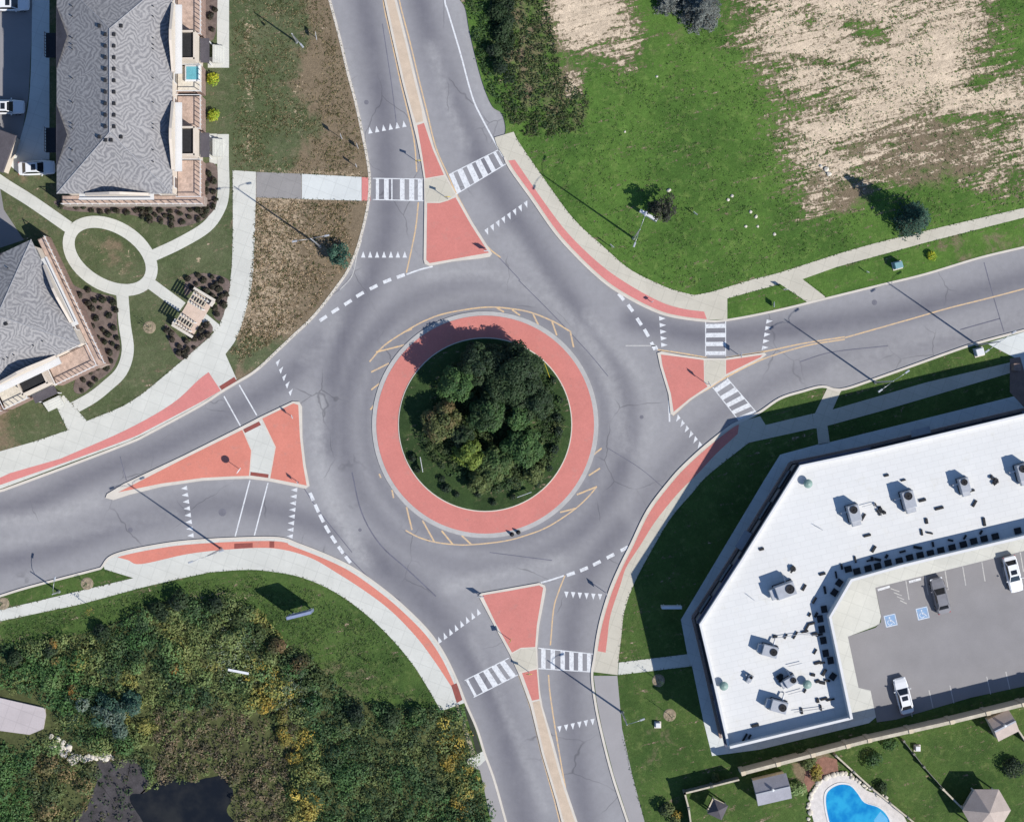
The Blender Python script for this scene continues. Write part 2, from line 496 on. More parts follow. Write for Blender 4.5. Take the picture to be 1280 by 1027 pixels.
M_SHINGLE_D = simple("dark_shingles", L(92, 88, 94), .9, .2, 1.0, 8)

def leaf_mat(name):
    q = NM(name, .65, .25)
    c = q.attr("tint", "Color")
    c = q.gain(c, q.noise(2.5, 3), .8, 1.2)
    q.set(q.b.inputs["Base Color"], c)
    tr = q.n("ShaderNodeBsdfTranslucent"); q.set(tr.inputs[0], c)
    mx = q.n("ShaderNodeMixShader"); mx.inputs[0].default_value = .32
    q.t.links.new(q.b.outputs[0], mx.inputs[1]); q.t.links.new(tr.outputs[0], mx.inputs[2])
    o = [n for n in q.t.nodes if n.type == 'OUTPUT_MATERIAL'][0]
    q.t.links.new(mx.outputs[0], o.inputs[0])
    return q.m
M_LEAF = leaf_mat("leaves")
_q = NM("pond_water", .2, .2)
_q.bump(_q.noise(2.5, 3), .12, .03)
M_WATER = _q.out(_q.mix(_q.step(_q.noise(.25, 4), .4, .7), (.008, .010, .014), (.020, .021, .022)))
_q = NM("pool_water", .05, .6)
_q.bump(_q.noise(3, 3), .25, .04)
M_POOL = _q.out(_q.mix(_q.step(_q.noise(.5, 3), .35, .65), L(20, 135, 205), L(50, 175, 225)))
M_MUD = simple("wet_mud", L(74, 70, 72), .7, .45, .6, 5, bump=.5)

# ------------------------------------------------------------------ leaves
def leaf_mesh(name, C, Nn, S, T, parent=None, kind=None, aspect=.55):
    """C centres (n,3), Nn normals, S sizes, T tints (n,3) -> one mesh of small leaf blades"""
    n = len(C)
    Nn = Nn / (np.linalg.norm(Nn, axis=1, keepdims=True) + 1e-9)
    r = NP.normal(size=(n, 3))
    A = np.cross(Nn, r); A /= np.linalg.norm(A, axis=1, keepdims=True) + 1e-9
    B = np.cross(Nn, A)
    s = S[:, None]
    V = np.stack([C + A * s, C + B * s * aspect, C - A * s, C - B * s * aspect], axis=1).reshape(-1, 3)
    me = bpy.data.meshes.new(name)
    me.vertices.add(4 * n); me.vertices.foreach_set("co", V.ravel())
    me.loops.add(4 * n); me.loops.foreach_set("vertex_index", np.arange(4 * n))
    me.polygons.add(n); me.polygons.foreach_set("loop_start", np.arange(0, 4 * n, 4))
    try: me.polygons.foreach_set("loop_total", np.full(n, 4))
    except Exception: pass
    at = me.color_attributes.new("tint", 'FLOAT_COLOR', 'POINT')
    TT = np.repeat(np.concatenate([T, np.ones((n, 1))], axis=1), 4, axis=0)
    at.data.foreach_set("color", TT.ravel())
    me.update(calc_edges=True); me.validate()
    o = link_mesh(name, me, M_LEAF, parent)
    if kind: o["kind"] = kind
    return o
NP = np.random.default_rng(7)
LK = 1.12
R = random.Random(11)

def clump_leaves(cen, rads, tints, per, leaf, jit=.42, up=.75, var=.15):
    """leaves spread over the shells of clumps"""
    C = []; Nn = []; S = []; T = []
    for c, r, t in zip(cen, rads, tints):
        k = max(6, int(per * (np.mean(r) ** 2)))
        d = NP.normal(size=(k, 3)); d[:, 2] = np.abs(d[:, 2]) * 1.0 - .35
        d /= np.linalg.norm(d, axis=1, keepdims=True)
        rr = NP.uniform(.62, 1.05, size=(k, 1))
        C.append(np.asarray(c) + d * rr * np.asarray(r))
        Nn.append(d + np.array([0, 0, up]) + NP.normal(scale=jit, size=(k, 3)))
        S.append(leaf * NP.uniform(.6, 1.35, size=k))
        b = NP.uniform(1 - var, 1 + var, size=(k, 1))
        T.append(LK * np.asarray(t)[None, :] * b * NP.uniform(.93, 1.07, size=(k, 3)))
    return np.concatenate(C), np.concatenate(Nn), np.concatenate(S), np.concatenate(T)

G_DARK = [L(46, 64, 42), L(54, 74, 46), L(42, 58, 44), L(62, 80, 52)]
G_MID = [L(62, 92, 50), L(74, 104, 56), L(56, 84, 50), L(84, 110, 66)]
G_OLIVE = [L(94, 108, 64), L(108, 118, 72), L(84, 98, 60), L(76, 92, 54)]
G_LIME = [L(112, 130, 58), L(98, 118, 54), L(124, 140, 64), L(80, 104, 52)]
G_YEL = [L(158, 142, 66), L(148, 136, 70), L(176, 152, 70), L(128, 124, 66)]
G_ORA = [L(180, 142, 74), L(168, 128, 66), L(140, 120, 70)]
G_BRN = [L(114, 104, 70), L(100, 94, 64), L(124, 104, 74), L(84, 86, 58)]
G_BLUE = [L(98, 118, 104), L(114, 134, 118), L(82, 102, 90), L(126, 142, 126)]
G_SPRUCE = [L(112, 118, 116), L(126, 132, 128), L(96, 104, 104), L(136, 142, 138)]
G_TEAL = [L(66, 98, 84), L(80, 112, 92), L(54, 84, 72)]
G_REED = [L(106, 96, 74), L(66, 62, 52), L(122, 108, 86), L(84, 82, 60), L(58, 58, 46)]

def broadleaf(name, label, cat, px, py, Rr, H, pal, group=None, per=95, leaf=.2, nc=None, flat=.6, trunk_r=None, dense=1.0):
    """tapered trunk, limbs running to the clumps, and a crown of many small leaves"""
    b = W(px, py, H * .75); b.z = .1
    root = empty(name, b, 0, label, cat, group)
    nc = nc or int(9 + Rr * 5)
    cen = []; rads = []; tin = []
    for i in range(nc):
        a = R.uniform(0, 2 * PI); rr = Rr * .74 * math.sqrt(R.random())
        rr *= R.uniform(.8, 1.22)
        e = max(.05, 1 - (rr / Rr) ** 2)
        z = H * (1 - flat) + (H * flat - Rr * .25) * e * R.uniform(.35, 1)
        s = Rr * R.uniform(.13, .34)
        cen.append((math.cos(a) * rr, math.sin(a) * rr, z)); rads.append((s, s, s * .75)); tin.append(1.22 * (np.array(R.choice(pal)) * .6 + np.mean(np.array(pal), axis=0) * .4))
    tr = trunk_r or max(.05, .035 * H)
    m = MB(); lean = (R.uniform(-.1, .1), R.uniform(-.1, .1))
    m.tube([(0, 0, -.1), (lean[0] * .3, lean[1] * .3, H * .25), (lean[0], lean[1], H * .55), (lean[0] * 1.5, lean[1] * 1.5, H * .82)], [tr * 1.25, tr, tr * .65, tr * .22], 7)
    for c in cen[::2]:
        z0 = H * R.uniform(.25, .5)
        m.tube([(lean[0] * .6, lean[1] * .6, z0), (c[0] * .5, c[1] * .5, (z0 + c[2]) * .52), c], [tr * .4, tr * .25, tr * .1], 5)
    m.build("trunk", M_BARK, root, smooth=True)
    A = clump_leaves(cen, rads, tin, per * dense, leaf)
    leaf_mesh("crown", *A, parent=root)
    return root

def conifer(name, label, px, py, Rr, H, pal, group=None, n=4200):
    b = W(px, py, H * .55); b.z = .1
    root = empty(name, b, 0, label, "tree", group)
    n = int(n * 1.7)
    MB().tube([(0, 0, -.1), (0, 0, H * .5), (0, 0, H * .98)], [.035 * H, .02 * H, .01], 7).build("trunk", M_BARK, root, smooth=True)
    C = []; Nn = []; S = []; T = []
    levels = int(H * 2.4)
    br = MB()
    for l in range(levels):
        f = l / levels; z = .35 + (H - .45) * f
        rad_ = Rr * (1 - f) ** .85 + .12
        nb = 7 + int(8 * (1 - f))
        for k in range(nb):
            a = R.uniform(0, 2 * PI); ln = rad_ * R.uniform(.78, 1.08)
            br.tube([(0, 0, z), (math.cos(a) * ln * .9, math.sin(a) * ln * .9, z - ln * .14)], [.03, .012], 4, cap=False)
            m = max(5, int(n / levels / nb * (1.5 - f)))
            t = NP.uniform(.12, 1, size=m) ** .75
            wdt = .17 * ln * (1.1 - t) + .05
            off = NP.normal(size=m) * wdt
            C.append(np.stack([np.cos(a) * ln * t - np.sin(a) * off, np.sin(a) * ln * t + np.cos(a) * off, z - ln * .2 * t ** 1.5 + NP.normal(scale=.05, size=m)], 1))
            Nn.append(NP.normal(scale=.45, size=(m, 3)) + np.array([np.cos(a) * .35, np.sin(a) * .35, .9]))
            S.append(NP.uniform(.08, .2, size=m))
            base = np.array(R.choice(pal))
            T.append(base[None, :] * (NP.uniform(.75, 1.2, size=(m, 1)) + .15 * t[:, None]))
    br.build("branches", M_BARK, root)
    leaf_mesh("crown", np.concatenate(C), np.concatenate(Nn), np.concatenate(S), np.concatenate(T), parent=root, aspect=.4)
    return root

def thicket(name, label, cat, poly, nclump, rr, hh, palf, per=46, leaf=.2, seed=3, mind=0, avoid=None, lum=1.0):
    """low scrub too dense to count"""
    rg = random.Random(seed)
    xs = [p[0] for p in poly]; ys = [p[1] for p in poly]
    cen = []; rads = []; tin = []
    tries = 0
    while len(cen) < nclump and tries < nclump * 12:
        tries += 1
        x = rg.uniform(min(xs), max(xs)); y = rg.uniform(min(ys), max(ys))
        if not in_poly(x, y, poly): continue
        if avoid and any(in_poly(x, y, a) for a in avoid): continue
        p = W(x, y)
        nv = mnoise.noise(Vector((p.x * .16, p.y * .16, seed)))
        d = palf(x, y, rg)
        if d is None: continue
        pal, ks = d
        s = rg.uniform(*rr) * ks
        h = (hh[0] + (hh[1] - hh[0]) * max(0, min(1, .5 + nv))) * rg.uniform(.6, 1.15) * ks
        cen.append((p.x, p.y, .1 + h * .35)); rads.append((s, s * rg.uniform(.8, 1.2), h * .65))
        q1 = mnoise.noise(Vector((p.x * .45, p.y * .45, seed + 9))) + .5
        ci_ = pal[max(0, min(len(pal) - 1, int((q1 + rg.uniform(-.22, .22)) * len(pal))))]
        tin.append((np.array(ci_) * .7 + np.mean(np.array(pal), axis=0) * .3) * lum * rg.uniform(.85, 1.15))
    A = clump_leaves(cen, rads, tin, per, leaf)
    o = leaf_mesh(name, *A)
    return meta(o, label, cat, None, "stuff")

# ================================================================== SETTING: the ground
OUT = 1.0
NWE = smooth([(412, 0), (424, 45), (435, 92), (445, 130), (457.5, 190), (462, 223), (460, 256), (449.6, 301), (437, 334), (422, 357), (394, 393), (366, 420), (347, 438), (320, 463), (296, 478), (276, 490), (250, 507), (187, 541), (162, 553), (83.5, 583), (5, 612)])
NW = [(-600, -500), (287, -500)] + NWE + [(-600, 775)]
NEE = smooth([(575, 0), (582, 12), (587, 40), (597, 82), (606, 112), (616, 134), (627, 142), (632, 160), (630, 178), (633, 203), (664, 248), (694, 291), (722, 322), (752, 350), (778, 368), (810, 385), (838, 395), (881, 401), (909, 400), (967, 389), (1033, 373), (1100, 356.5), (1157, 342.6), (1224, 322.4), (1280, 309)])
NE = [(1900, -500), (440, -500)] + NEE + [(1900, 160)]
SEE = smooth([(1280, 413), (1224, 428), (1188, 440), (1094, 473.6), (1051, 487), (1028, 483), (1003, 489), (975, 498), (948, 516), (924, 527), (911, 534), (881, 557.7), (856, 580.5), (838, 600), (810, 637), (789, 680), (775, 708), (763, 736), (752.7, 768.6), (747, 794), (743, 822), (740, 844), (744, 877), (751, 912), (765, 967), (784, 1025)])
SE = [(1900, 262)] + SEE + [(937, 1550), (1900, 1550)]
SWE = smooth([(0, 744.6), (38, 733), (126, 710)]) + smooth([(128, 708), (137, 696.5), (157, 689), (197, 681), (235, 676), (293, 672.5), (348, 672), (374, 680), (412, 695), (442, 710), (475, 733), (504, 757), (535, 788), (555, 817), (571, 850), (582, 878), (596, 910), (606, 942), (618, 975), (632, 1025)])
SW = [(-600, 905)] + SWE + [(785, 1550), (-600, 1550)]
ZV, ZP, ZR = .10, .12, .01          # verge, pavement, road levels

g = MB().sheet([(-1500, -1500), (1500, -1500), (1500, 1500), (-1500, 1500)], 0)
go = g.build("ground", M_GRASS_S); meta(go, "wide green ground reaching the horizon under everything", "ground", None, "structure")

def rectE(x, y, cx, cy, rx, ry, ang=0, soft=.35):
    c, s = math.cos(ang), math.sin(ang)
    u = ((x - cx) * c + (y - cy) * s) / rx; v = (-(x - cx) * s + (y - cy) * c) / ry
    d = math.hypot(u, v)
    return max(0.0, min(1.0, (1 + soft - d) / (2 * soft)))
def poly_fall(x, y, poly, wd):
    ins = in_poly(x, y, poly)
    d = min(_sd(x, y, poly[i], poly[(i + 1) % len(poly)]) for i in range(len(poly)))
    return max(0, min(1, .5 + (d if ins else -d) / (2 * wd)))
def _sd(x, y, a, b):
    dx, dy = b[0] - a[0], b[1] - a[1]
    t = max(0, min(1, ((x - a[0]) * dx + (y - a[1]) * dy) / (dx * dx + dy * dy + 1e-9)))
    return math.hypot(x - a[0] - t * dx, y - a[1] - t * dy)

def verge(name, poly, mat_, fn, label):
    bm = bmesh.new()
    pts = WP(poly)
    P2 = [Vector((p[0], p[1], 0)) for p in pts]
    vs = [bm.verts.new((p.x, p.y, ZV)) for p in P2]
    for t in tessellate_polygon([P2]):
        a, b, c = t
        if (P2[b] - P2[a]).cross(P2[c] - P2[a]).z < 0: a, c = c, a
        try: bm.faces.new((vs[a], vs[b], vs[c]))
        except Exception: pass
    x = -64.0
    stp = 1.25
    x0, x1 = max(-66, min(p[0] for p in pts)), min(66, max(p[0] for p in pts))
    y0, y1 = max(-54, min(p[1] for p in pts)), min(54, max(p[1] for p in pts))
    x = x0 + .63
    while x < x1:
        bmesh.ops.bisect_plane(bm, geom=bm.verts[:] + bm.edges[:] + bm.faces[:], plane_co=(x, 0, 0), plane_no=(1, 0, 0), dist=1e-5); x += stp
    y = y0 + .63
    while y < y1:
        bmesh.ops.bisect_plane(bm, geom=bm.verts[:] + bm.edges[:] + bm.faces[:], plane_co=(0, y, 0), plane_no=(0, 1, 0), dist=1e-5); y += stp
    be = [e for e in bm.edges if e.is_boundary]
    r = bmesh.ops.extrude_edge_only(bm, edges=be)
    for v in [e for e in r["geom"] if isinstance(e, bmesh.types.BMVert)]: v.co.z = -.02
    bmesh.ops.recalc_face_normals(bm, faces=bm.faces)
    me = bpy.data.meshes.new(name); bm.to_mesh(me); bm.free()
    A = {k: np.zeros(len(me.vertices)) for k in ("dry", "straw", "sand")}
    for i, v in enumerate(me.vertices):
        px, py = v.co.x * 10 + 640, 513.5 - v.co.y * 10
        if -60 < px < 1340 and -60 < py < 1090:
            d, s, sa = fn(px, py)
            A["dry"][i] = d; A["straw"][i] = s; A["sand"][i] = sa
    for k in A:
        at = me.attributes.new(k, 'FLOAT', 'POINT'); at.data.foreach_set("value", A[k])
    o = link_mesh(name, me, mat_)
    return meta(o, label, "grass verge", None, "structure")

def f_nw(x, y):
    d = s = 0
    if x > 288 and y < 222:
        ed = 372 + 14 * math.sin(y * .05) - y * .02
        d = max(0, min(1, (x - ed) / 80 + .42)) * .95
        if 296 < x < 372: s = .24 + .34 * math.exp(-((x - 312) / 9.) ** 2) * (.4 + .6 * abs(math.sin(y * .045)))
        s = max(s, .46 * rectE(x, y, 372, 130, 14, 60)); s = max(s, .62 * rectE(x, y, 390, 216, 90, 8))
        d = max(d, .25 * rectE(x, y, 312, 110, 14, 140))
    elif x > 290 and y >= 222:
        edge = 400 - (y - 330) * .12
        s = max(0, min(1, (edge - x) / 60 + .35)) * .66
        d = 1.0 - .6 * rectE(x, y, 330, 440, 50, 30)
        if x < 350 and y > 420: s *= .5
    else:
        for (cx, cy) in ((195, 290), (247, 325), (187, 410), (118, 300), (158, 315), (148, 338)):
            s = max(s, .7 * rectE(x, y, cx, cy, 6, 6, 0, .6))
        if y < 300 and x < 80: d = .35
        d = max(d, .42 * rectE(x, y, 138, 320, 46, 26, .54)); s = max(s, .35 * rectE(x, y, 138, 320, 44, 24, .54))
        if y > 500 and x < 30: d = .5
    return d, s, 0
SANDP = [(905, -60), (1255, -60), (1240, 60), (1280, 95), (1340, 110), (1340, 215), (1230, 232), (1180, 190), (1120, 215), (1060, 235), (1020, 262), (985, 205), (965, 120), (935, 45)]
def f_ne(x, y):
    sa = poly_fall(x, y, SANDP, 40) * (.80 + .55 * mnoise.noise(Vector((x * .009 + y * .002, y * .028 + x * .006, 1))))
    sa = min(sa, 1 - .75 * rectE(x, y, 1085, 40, 38, 14, .35)); sa = min(sa, 1 - .8 * rectE(x, y, 1225, 102, 16, 12))
    sa = min(sa, 1 - .55 * rectE(x, y, 1160, 150, 45, 22)); sa = min(sa, 1 - .55 * rectE(x, y, 1040, 82, 75, 6, .25))
    sa = min(sa, 1 - .62 * rectE(x, y, 1200, 165, 95, 26, -.2)); sa = min(sa, 1 - .5 * rectE(x, y, 1010, 20, 14, 28)); sa = min(sa, 1 - .5 * rectE(x, y, 1250, 190, 60, 12, -.2))
    s2 = .95 * rectE(x, y, 735, 15, 50, 52, 0, .5); s2 = max(s2, .62 * rectE(x, y, 775, 45, 28, 45, 0, .5)); s2 = max(s2, .55 * rectE(x, y, 715, 105, 14, 24))
    sa = max(sa, s2)
    st = .55 * rectE(x, y, 1035, 213, 26, 16); st = max(st, .35 * rectE(x, y, 980, 190, 40, 60))
    d = .5 * rectE(x, y, 665, 60, 45, 95); d = max(d, .5 * rectE(x, y, 700, 120, 40, 50))
    d = max(d, .6 * rectE(x, y, 1050, 240, 50, 30)); d = max(d, .6 * rectE(x, y, 1150, 190, 110, 50))
    d = max(d, .28 * rectE(x, y, 850, 60, 60, 60)); 
    if 1160 < x and y > 285 and y < 330: d = max(d, .4)
    return d, st, sa
def f_se(x, y):
    s = d = 0
    if x < 860 and y > 840:
        s = .45 * rectE(x, y, 782, 960, 8, 90); d = .35 * rectE(x, y, 820, 930, 30, 60)
    if x > 930 and y > 930: d = .8 * rectE(x, y, 1020, 960, 30, 24)
    if y > 900: s = max(s, .35 * rectE(x, y, 1100, 940, 50, 10))
    return d, s, 0
def f_sw(x, y):
    d = s = 0
    s = .5 * rectE(x, y, 270, 745, 60, 8)
    if y > 745: d = .6 * rectE(x, y, 250, 900, 250, 110)
    d = max(d, .8 * rectE(x, y, 290, 950, 120, 90))
    return d, s, 0
verge("grass_northwest", NW, M_GRASS_NW, f_nw, "half dry grass land west of the north road")
verge("grass_northeast", NE, M_GRASS_NE, f_ne, "green field with bare sandy patches north of the east road")
verge("grass_southeast", SE, M_GRASS_S, f_se, "lawns around the white roofed retail building")
verge("grass_southwest", SW, M_GRASS_S, f_sw, "green bank and meadow land south of the west road")

# ---------------------------------------------------------------- road sheet with wear
CX, CY = 606.5, 530.5
def circ(r, a0=0, a1=360, n=48, sx=1, sy=1):
    return [(CX + r * sx * math.cos(rad(a0 + (a1 - a0) * i / n)), CY - r * sy * math.sin(rad(a0 + (a1 - a0) * i / n))) for i in range(n + 1)]
def road_sheet():
    st = 7.0
    nx = int(1500 / st) + 1; ny = int(1260 / st) + 1
    gx = np.concatenate([[-600], np.linspace(-110, 1390, nx), [1900]]); gy = np.concatenate([[-500], np.linspace(-115, 1145, ny), [1550]])
    X, Y = np.meshgrid(gx, gy)
    co = np.stack([(X - 640) * .1, (513.5 - Y) * .1, np.full(X.shape, ZR)], -1).reshape(-1, 3)
    h, w_ = X.shape
    idx = np.arange(h * w_).reshape(h, w_)
    F = np.stack([idx[:-1, :-1], idx[1:, :-1], idx[1:, 1:], idx[:-1, 1:]], -1).reshape(-1, 4)
    me = bpy.data.meshes.new("road"); me.from_pydata(co.tolist(), [], F.tolist()); me.update()
    wear = np.zeros(X.shape); light = np.zeros(X.shape)
    def dk(pts, wd, k):
        nonlocal wear
        d = seg_dist(X, Y, smooth(pts, 4)); wear = np.maximum(wear, k * np.exp(-(d / wd) ** 2))
    def lt(pts, wd, k):
        nonlocal light
        d = seg_dist(X, Y, smooth(pts, 4)); light = np.maximum(light, k * np.exp(-(d / wd) ** 2))
    dk([(440, -80), (458, 20), (470, 90), (480, 150), (484, 230), (482, 290), (462, 350), (430, 420), (414, 490), (410, 560)], 17, .8)
    dk([(505, -80), (535, 40), (560, 110), (590, 180), (625, 240), (655, 290), (690, 345), (728, 400)], 17, .75)
    dk([(1340, 330), (1200, 372), (1080, 398), (960, 414), (890, 420), (835, 412), (790, 400)], 15, .8)
    dk([(1340, 375), (1220, 415), (1100, 440), (1000, 462), (930, 500), (880, 535), (830, 590), (800, 640)], 14, .45)
    dk([(-60, 640), (30, 632), (110, 595), (200, 560), (280, 520), (350, 478), (400, 430)], 16, .7)
    dk([(-60, 715), (60, 690), (160, 655), (270, 630), (350, 640), (420, 665)], 16, .65)
    dk([(460, 690), (520, 740), (570, 800), (615, 870), (640, 950), (665, 1080)], 22, .75)
    dk([(745, 1080), (725, 980), (715, 900), (712, 830), (716, 770), (735, 715), (775, 660)], 17, .7)
    d = np.hypot(X - CX, Y - CY)
    wear = np.maximum(wear, .75 * np.exp(-((d - 178) / 15) ** 2) * (.75 + .25 * np.sin(np.arctan2(Y - CY, X - CX) * 2 + 1)))
    wear = np.maximum(wear, .5 * np.exp(-((d - 150) / 10) ** 2))
    lt([(400, 500), (398, 570), (420, 640), (455, 700)], 11, .75)
    lt([(530, 345), (600, 340), (660, 360), (700, 385), (745, 440), (770, 500), (782, 560)], 10, .5)
    lt([(735, 395), (775, 440), (800, 470)], 9, .55)
    lt([(700, 700), (650, 712), (600, 724), (560, 735)], 9, .6)
    lt([(560, -30), (575, 20), (590, 75), (600, 110), (620, 150)], 10, .4)
    lt([(540, 60), (560, 130), (580, 180)], 9, .6)
    lt([(-40, 655), (60, 645), (120, 625)], 9, .6); lt([(0, 680), (100, 665), (220, 640)], 6, .35)
    lt([(590, 800), (615, 850), (650, 930), (680, 1010)], 7, .45)
    lt([(640, 300), (690, 370)], 10, .4); lt([(435, 330), (450, 340)], 8, .4)
    lt([(1280, 395), (1150, 425), (1040, 460)], 9, .4); lt([(420, 400), (405, 430), (380, 450)], 8, .4)
    lt([(448, 240), (455, 180), (430, 60)], 6, .35)
    lt([(800, 470), (815, 520), (800, 570)], 10, .35)
    for nm, ar in (("wear", wear), ("light", light)):
        at = me.attributes.new(nm, 'FLOAT', 'POINT'); at.data.foreach_set("value", ar.ravel())
    o = link_mesh("road", me, M_ROAD)
    return meta(o, "grey asphalt roundabout with its four approach roads", "road", None, "structure")
road = road_sheet()
ZM = .016
def mark(name, mb, m=M_WHITE):
    return mb.build(name, m, road)
# ladder crosswalks: a,b far-side edge pts; c,d near-side edge pts; n bars
def ladder(a, b, c, d, ts, bw=.5, lw=.12):
    """edge line a->b and c->d, bars join them at parameters ts"""
    m = MB(); A, B, C_, D = [Vector(W(*p)) for p in (a, b, c, d)]
    m.ribbon([A, B], lw, ZM); m.ribbon([C_, D], lw, ZM + .002)
    for (t0, t1) in ts:
        p = [A.lerp(B, t0), A.lerp(B, t1), C_.lerp(D, t1), C_.lerp(D, t0)]
        m.sheet([(v.x, v.y) for v in p], ZM + .004)
    return m
mark("crosswalk_marking", ladder((466, 223), (530, 224), (466, 249.5), (530, 251), [(.06, .12), (.22, .31), (.36, .385), (.53, .62), (.71, .81), (.88, .97)]))
mark("crosswalk_marking", ladder((560, 219), (624, 187), (570, 243), (634, 204), [(.02, .1), (.18, .28), (.36, .46), (.53, .63), (.70, .78), (.88, .93)]))
mark("crosswalk_marking", ladder((581, 850), (636, 822), (592, 871), (651, 841), [(.02, .07), (.2, .31), (.41, .52), (.6, .71), (.79, .9)]))
mark("crosswalk_marking", ladder((673, 809.5), (742, 817), (673, 835), (742, 839.5), [(.05, .13), (.22, .3), (.4, .48), (.56, .64), (.72, .8), (.88, .95)]))
mark("crosswalk_marking", ladder((882, 402), (882, 445), (907, 401.5), (907, 445), [(.07, .19), (.33, .46), (.59, .71), (.86, .97)]))
mark("crosswalk_marking", ladder((891, 484), (924, 526), (908, 471.6), (947, 517), [(.04, .15), (.27, .38), (.49, .59), (.7, .8), (.9, 1.0)]))
for (p0, p1) in (((280, 495), (300.5, 532)), ((299, 481), (321, 519)), ((312.4, 600), (294, 670)), ((335, 603), (318, 669))):
    mark("crossing_line", MB().ribbon(WP([p0, p1]), .16, ZM))
# shark teeth
def teeth(a, b, n, toward, wd=.55, ln=.8):
    m = MB(); A, B = Vector(W(*a)), Vector(W(*b)); u = (B - A).normalized()
    t = Vector((toward[0], -toward[1], 0)).normalized()
    for i in range(n):
        c = A.lerp(B, i / (n - 1))
        p = [c + u * wd / 2 - t * ln / 2, c - u * wd / 2 - t * ln / 2, c + t * ln / 2]
        m.sheet([(v.x, v.y) for v in p], ZM)
    mark("yield_marking", m)
teeth((462.5, 163), (505, 155), 6, (-.15, -1)); teeth((454, 318), (506, 318), 7, (0, -1))
teeth((609, 290), (658, 256), 8, (.3, 1)); teeth((828, 398), (830.5, 431), 5, (1, 0))
teeth((962, 401.5), (956.5, 434.4), 5, (1, -.1)); teeth((847, 523.5), (874, 557), 6, (-.5, .9))
teeth((348, 452), (364, 489), 5, (.5, -.8)); teeth((367.6, 612), (362, 670), 8, (-1, 0))
teeth((230, 610), (238, 669), 8, (-1, 0.1)); teeth((549, 799), (597.7, 764), 8, (-.35, -1))
teeth((708, 743), (750, 746), 6, (0, 1)); teeth((699.5, 911), (740.8, 902), 6, (.05, 1))
def dashes(pts, ln=1.05, wd=.42):
    m = MB()
    P = [Vector(W(*p)) for p in pts]
    for i, p in enumerate(P):
        u = (P[min(i + 1, len(P) - 1)] - P[max(i - 1, 0)]).normalized()
        m.ribbon([p - u * ln / 2, p + u * ln / 2], wd, ZM)
    mark("entry_dashes", m)
dashes([(404, 398), (419, 388), (435, 378), (450, 368), (467, 359), (484, 351), (501, 345)])
dashes([(776.5, 371), (788, 385), (799, 402), (808, 416), (816.5, 432.4)])
dashes([(389.6, 620.5), (396, 635), (402, 647.6), (409, 661), (417, 673.7), (426, 687), (435, 699)])
dashes([(713.4, 717), (730, 711), (746, 703.5), (763, 694.7), (780.5, 685.6)])
# white edge lines
for pts in ([(508, 343), (525, 337), (541, 333)], [(676, 728), (690, 724), (705, 719)], [(555, -40), (556, 0), (560, 15), (575, 65), (590, 120), (602, 147), (621, 182), (632, 201)],
            [(836, 500), (837, 527)], [(822, 437), (820, 432)]):
    mark("edge_line", MB().ribbon(WP(smooth(pts)), .2, ZM), M_WHITE)
mark("edge_line", MB().ribbon(WP([(782, 432), (820, 432)]), .14, ZM), M_WHITE_OLD)
mark("edge_line", MB().ribbon(WP(smooth([(452, 300), (446, 320), (440, 345), (425, 362)])), .12, ZM), M_WHITE_OLD)
# yellow lines
YL = [[(479, -60), (479, 0), (489, 48), (500, 100), (511, 145), (518, 178), (521, 215)], [(523, 253), (519, 289), (508, 341)],
      [(499, -20), (499, 0), (513, 55), (523, 97), (533, 137), (545, 185), (560, 219), (572, 245), (600, 296), (612, 311), (626, 322)],
      [(822, 437), (850, 441), (884, 447)], [(907, 447), (957, 439), (1005, 429), (1056, 421)], [(841, 519), (865, 498), (888, 484), (907, 472), (953, 449), (1008, 432), (1056, 424)],
      [(1056, 422), (1134, 400), (1186, 385), (1242, 371), (1340, 345)],
      [(706, 719), (698, 740), (692, 761), (688, 806)], [(685.6, 843), (688, 870), (696, 922), (707, 985), (722, 1060)],
      [(599, 744), (617, 778), (637, 815)], [(648, 842), (663, 884), (677, 942), (693, 1000), (710, 1070)]]
for i, p in enumerate(YL):
    mark("yellow_line", MB().ribbon(WP(smooth(p)), .17, ZM + (.002 if i % 2 else 0)), M_YELLOW)
# hatching round the central apron
AR1 = smooth([(462, 452), (480, 432), (507.6, 413.6), (533, 400), (560, 391), (606, 384), (640, 386), (665, 391), (692, 402), (714, 415)])
AR2 = smooth([(507, 662.5), (523, 671), (542.7, 677), (565, 680), (588, 680.5), (630, 676), (660, 668), (683, 659), (703, 647), (721, 634), (735, 621), (746, 608)])
mark("yellow_line", MB().ribbon(WP(AR1), .18, ZM), M_YELLOW); mark("yellow_line", MB().ribbon(WP(AR2), .16, ZM), M_YELLOW)
hm = MB()
for (a, b) in (((470, 440), (506, 431)), ((464, 465), (486, 454)), ((505, 415), (515, 411)), ((640, 387), (650, 394)), ((666, 392), (673, 406)), ((690, 402), (696, 419)), ((713, 415), (717, 434)),
               ((508, 633), (515, 662)), ((528, 650), (543, 677)), ((552, 663), (566, 680)), ((577, 669), (589, 680)), ((721, 618), (746, 608)), ((700, 640), (720, 635)), ((736, 594), (750, 585)), ((742, 568), (752, 560)),
               ((490, 612), (492, 622)), ((474, 592), (476, 597)), ((463, 512), (472, 500)), ((464, 487), (476, 478)), ((620, 384), (630, 390))):
    hm.ribbon(WP([a, b]), .2, ZM + .004)
mark("hatch_marking", hm, M_YELLOW)
